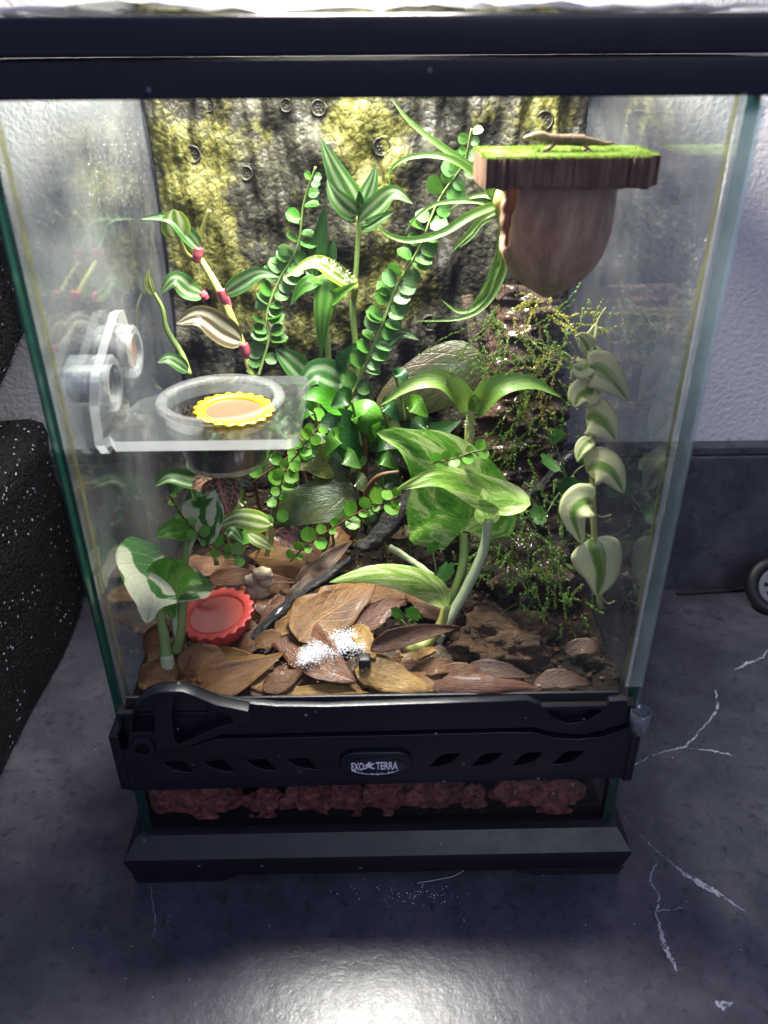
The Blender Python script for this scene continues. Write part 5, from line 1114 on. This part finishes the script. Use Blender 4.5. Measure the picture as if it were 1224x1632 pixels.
# ------------------------------------------------------------------ surroundings on the counter
t = NT('black_glitter_plush'); o_ = t.obj(); vo = t.n('TexVoronoi', {'Vector': o_, 'Scale': 420.0}); wn = t.n('SeparateColor', {0: vo.outputs['Color']}).outputs[0]
sp_ = t.math('MULTIPLY', t.fstep(wn, .90, .96), t.math('SUBTRACT', 1.0, t.fstep(vo.outputs[0], .18, .34)))  # sparkle painted into the base colour as pale specks
m_plush = t.done(t.pbsdf(t.mix(sp_, (.004, .004, .006), (.55, .55, .65)), .55, t.bump(t.noise(o_, 500, 3), 1.0, .003), 0, .25))
def plush(name, label, x0, x1, y0, y1, z0, z1, shear=0.0):
    bm = bmesh.new(); bmesh.ops.create_cube(bm, size=1); bmesh.ops.subdivide_edges(bm, edges=bm.edges[:], cuts=14, use_grid_fill=True)
    fib = []
    for v in bm.verts:
        d = v.co*2; l = (abs(d.x)**16+abs(d.y)**16+abs(d.z)**16)**(1/16); d = d/l
        v.co = Vector(((x0+x1)/2+d.x*(x1-x0)/2, (y0+y1)/2+d.y*(y1-y0)/2, (z0+z1)/2+d.z*(z1-z0)/2+shear*d.y))
        v.co += Vector((1, 1, .6))*.25*noise.noise(v.co*.4)
    bm.normal_update(); V0 = [(v.co.copy(), v.normal.copy()) for v in bm.verts]; faces = [[(v.co.copy()) for v in f.verts]+[f.normal.copy()] for f in bm.faces]
    t = thing(name, label, 'plush', ((x0+x1)/2, (y0+y1)/2, z0)); mk('body', bmvf(bm), m_plush, t)
    V = []; Fc = []
    for i in range(9000):
        f = random.choice(faces); a, b = random.random(), random.random(); p = (f[0]*(1-a)+f[1]*a)*(1-b)+(f[3]*(1-a)+f[2]*a)*b
        if p.x < x0+(x1-x0)*.3: continue
        n_ = f[4]; d = (n_+Vector((random.gauss(0, .5), random.gauss(0, .5), random.gauss(0, .5)))).normalized(); s = d.cross(Vector((.3, .8, .5))).normalized()*.025; k = len(V)
        V += [tuple(p-s), tuple(p+s), tuple(p+d*random.uniform(.15, .4))]; Fc.append([k, k+1, k+2])
    o = mk('pile', (np.array(V), Fc), m_plush, t, smooth=False); o['kind'] = 'stuff'
plush('plush_block', 'black glittery plush block standing on the counter left of the tank', -34, -18.6, -3, 20.0, 0.0, 13.6)
plush('plush_cushion', 'black glittery plush cushion up at the left edge of the picture', -36, -18.2, 13.5, 20.0, 17.6, 31, 1.2)
# wheel and cable at the right
wc = np.array([25.9, 18.4, 1.35]); wh = thing('wheel', 'black wheel with grey slotted hub lying against the backsplash at the right', 'wheel', (wc[0], wc[1], 0))
def rotx(vf, c, rz, rx):
    R_ = np.array(Matrix.Rotation(rz, 3, 'Z') @ Matrix.Rotation(rx, 3, 'X')); return vf[0]@R_.T+c, vf[1]
rx_ = math.radians(62)
mk('tyre', rotx(lathe([(1.25, -.35), (1.7, -.4), (1.95, -.2), (1.95, .2), (1.7, .4), (1.25, .35)], 44, close=True), wc+np.array([0, 0, .35]), -.15, rx_), plain('tyre_rubber', (.008, .008, .01), .5), wh, fix=True)
holes = [[((.35+.55*r_)*math.cos(a+da), (.35+.55*r_)*math.sin(a+da)) for r_, da in ((0, -.18), (.9, -.22), (1, 0), (.9, .14), (.0, .1))] for a in np.linspace(0, 6.28, 9)[:-1]]
mk('hub', rotx(plate(circ(0, 0, 1.22, n=40), holes, .12, .02, lambda x, y, z: (x, y, z+.25)), wc+np.array([0, 0, .35]), -.15, rx_), plain('grey_hub', (.12, .13, .15), .4), wh, fix=True, sharp=30)
cab = spline([G(1080, 945, .15), G(1120, 943, .15), G(1165, 940, .2), G(1200, 935, .35), G(1240, 930, .4)], 40)
mk('cable', tube(cab, .13, 8), plain('black_cable', (.012, .011, .012), .4), label='thin black cable running along the counter at the right', cat='cable', loc=cab[0])
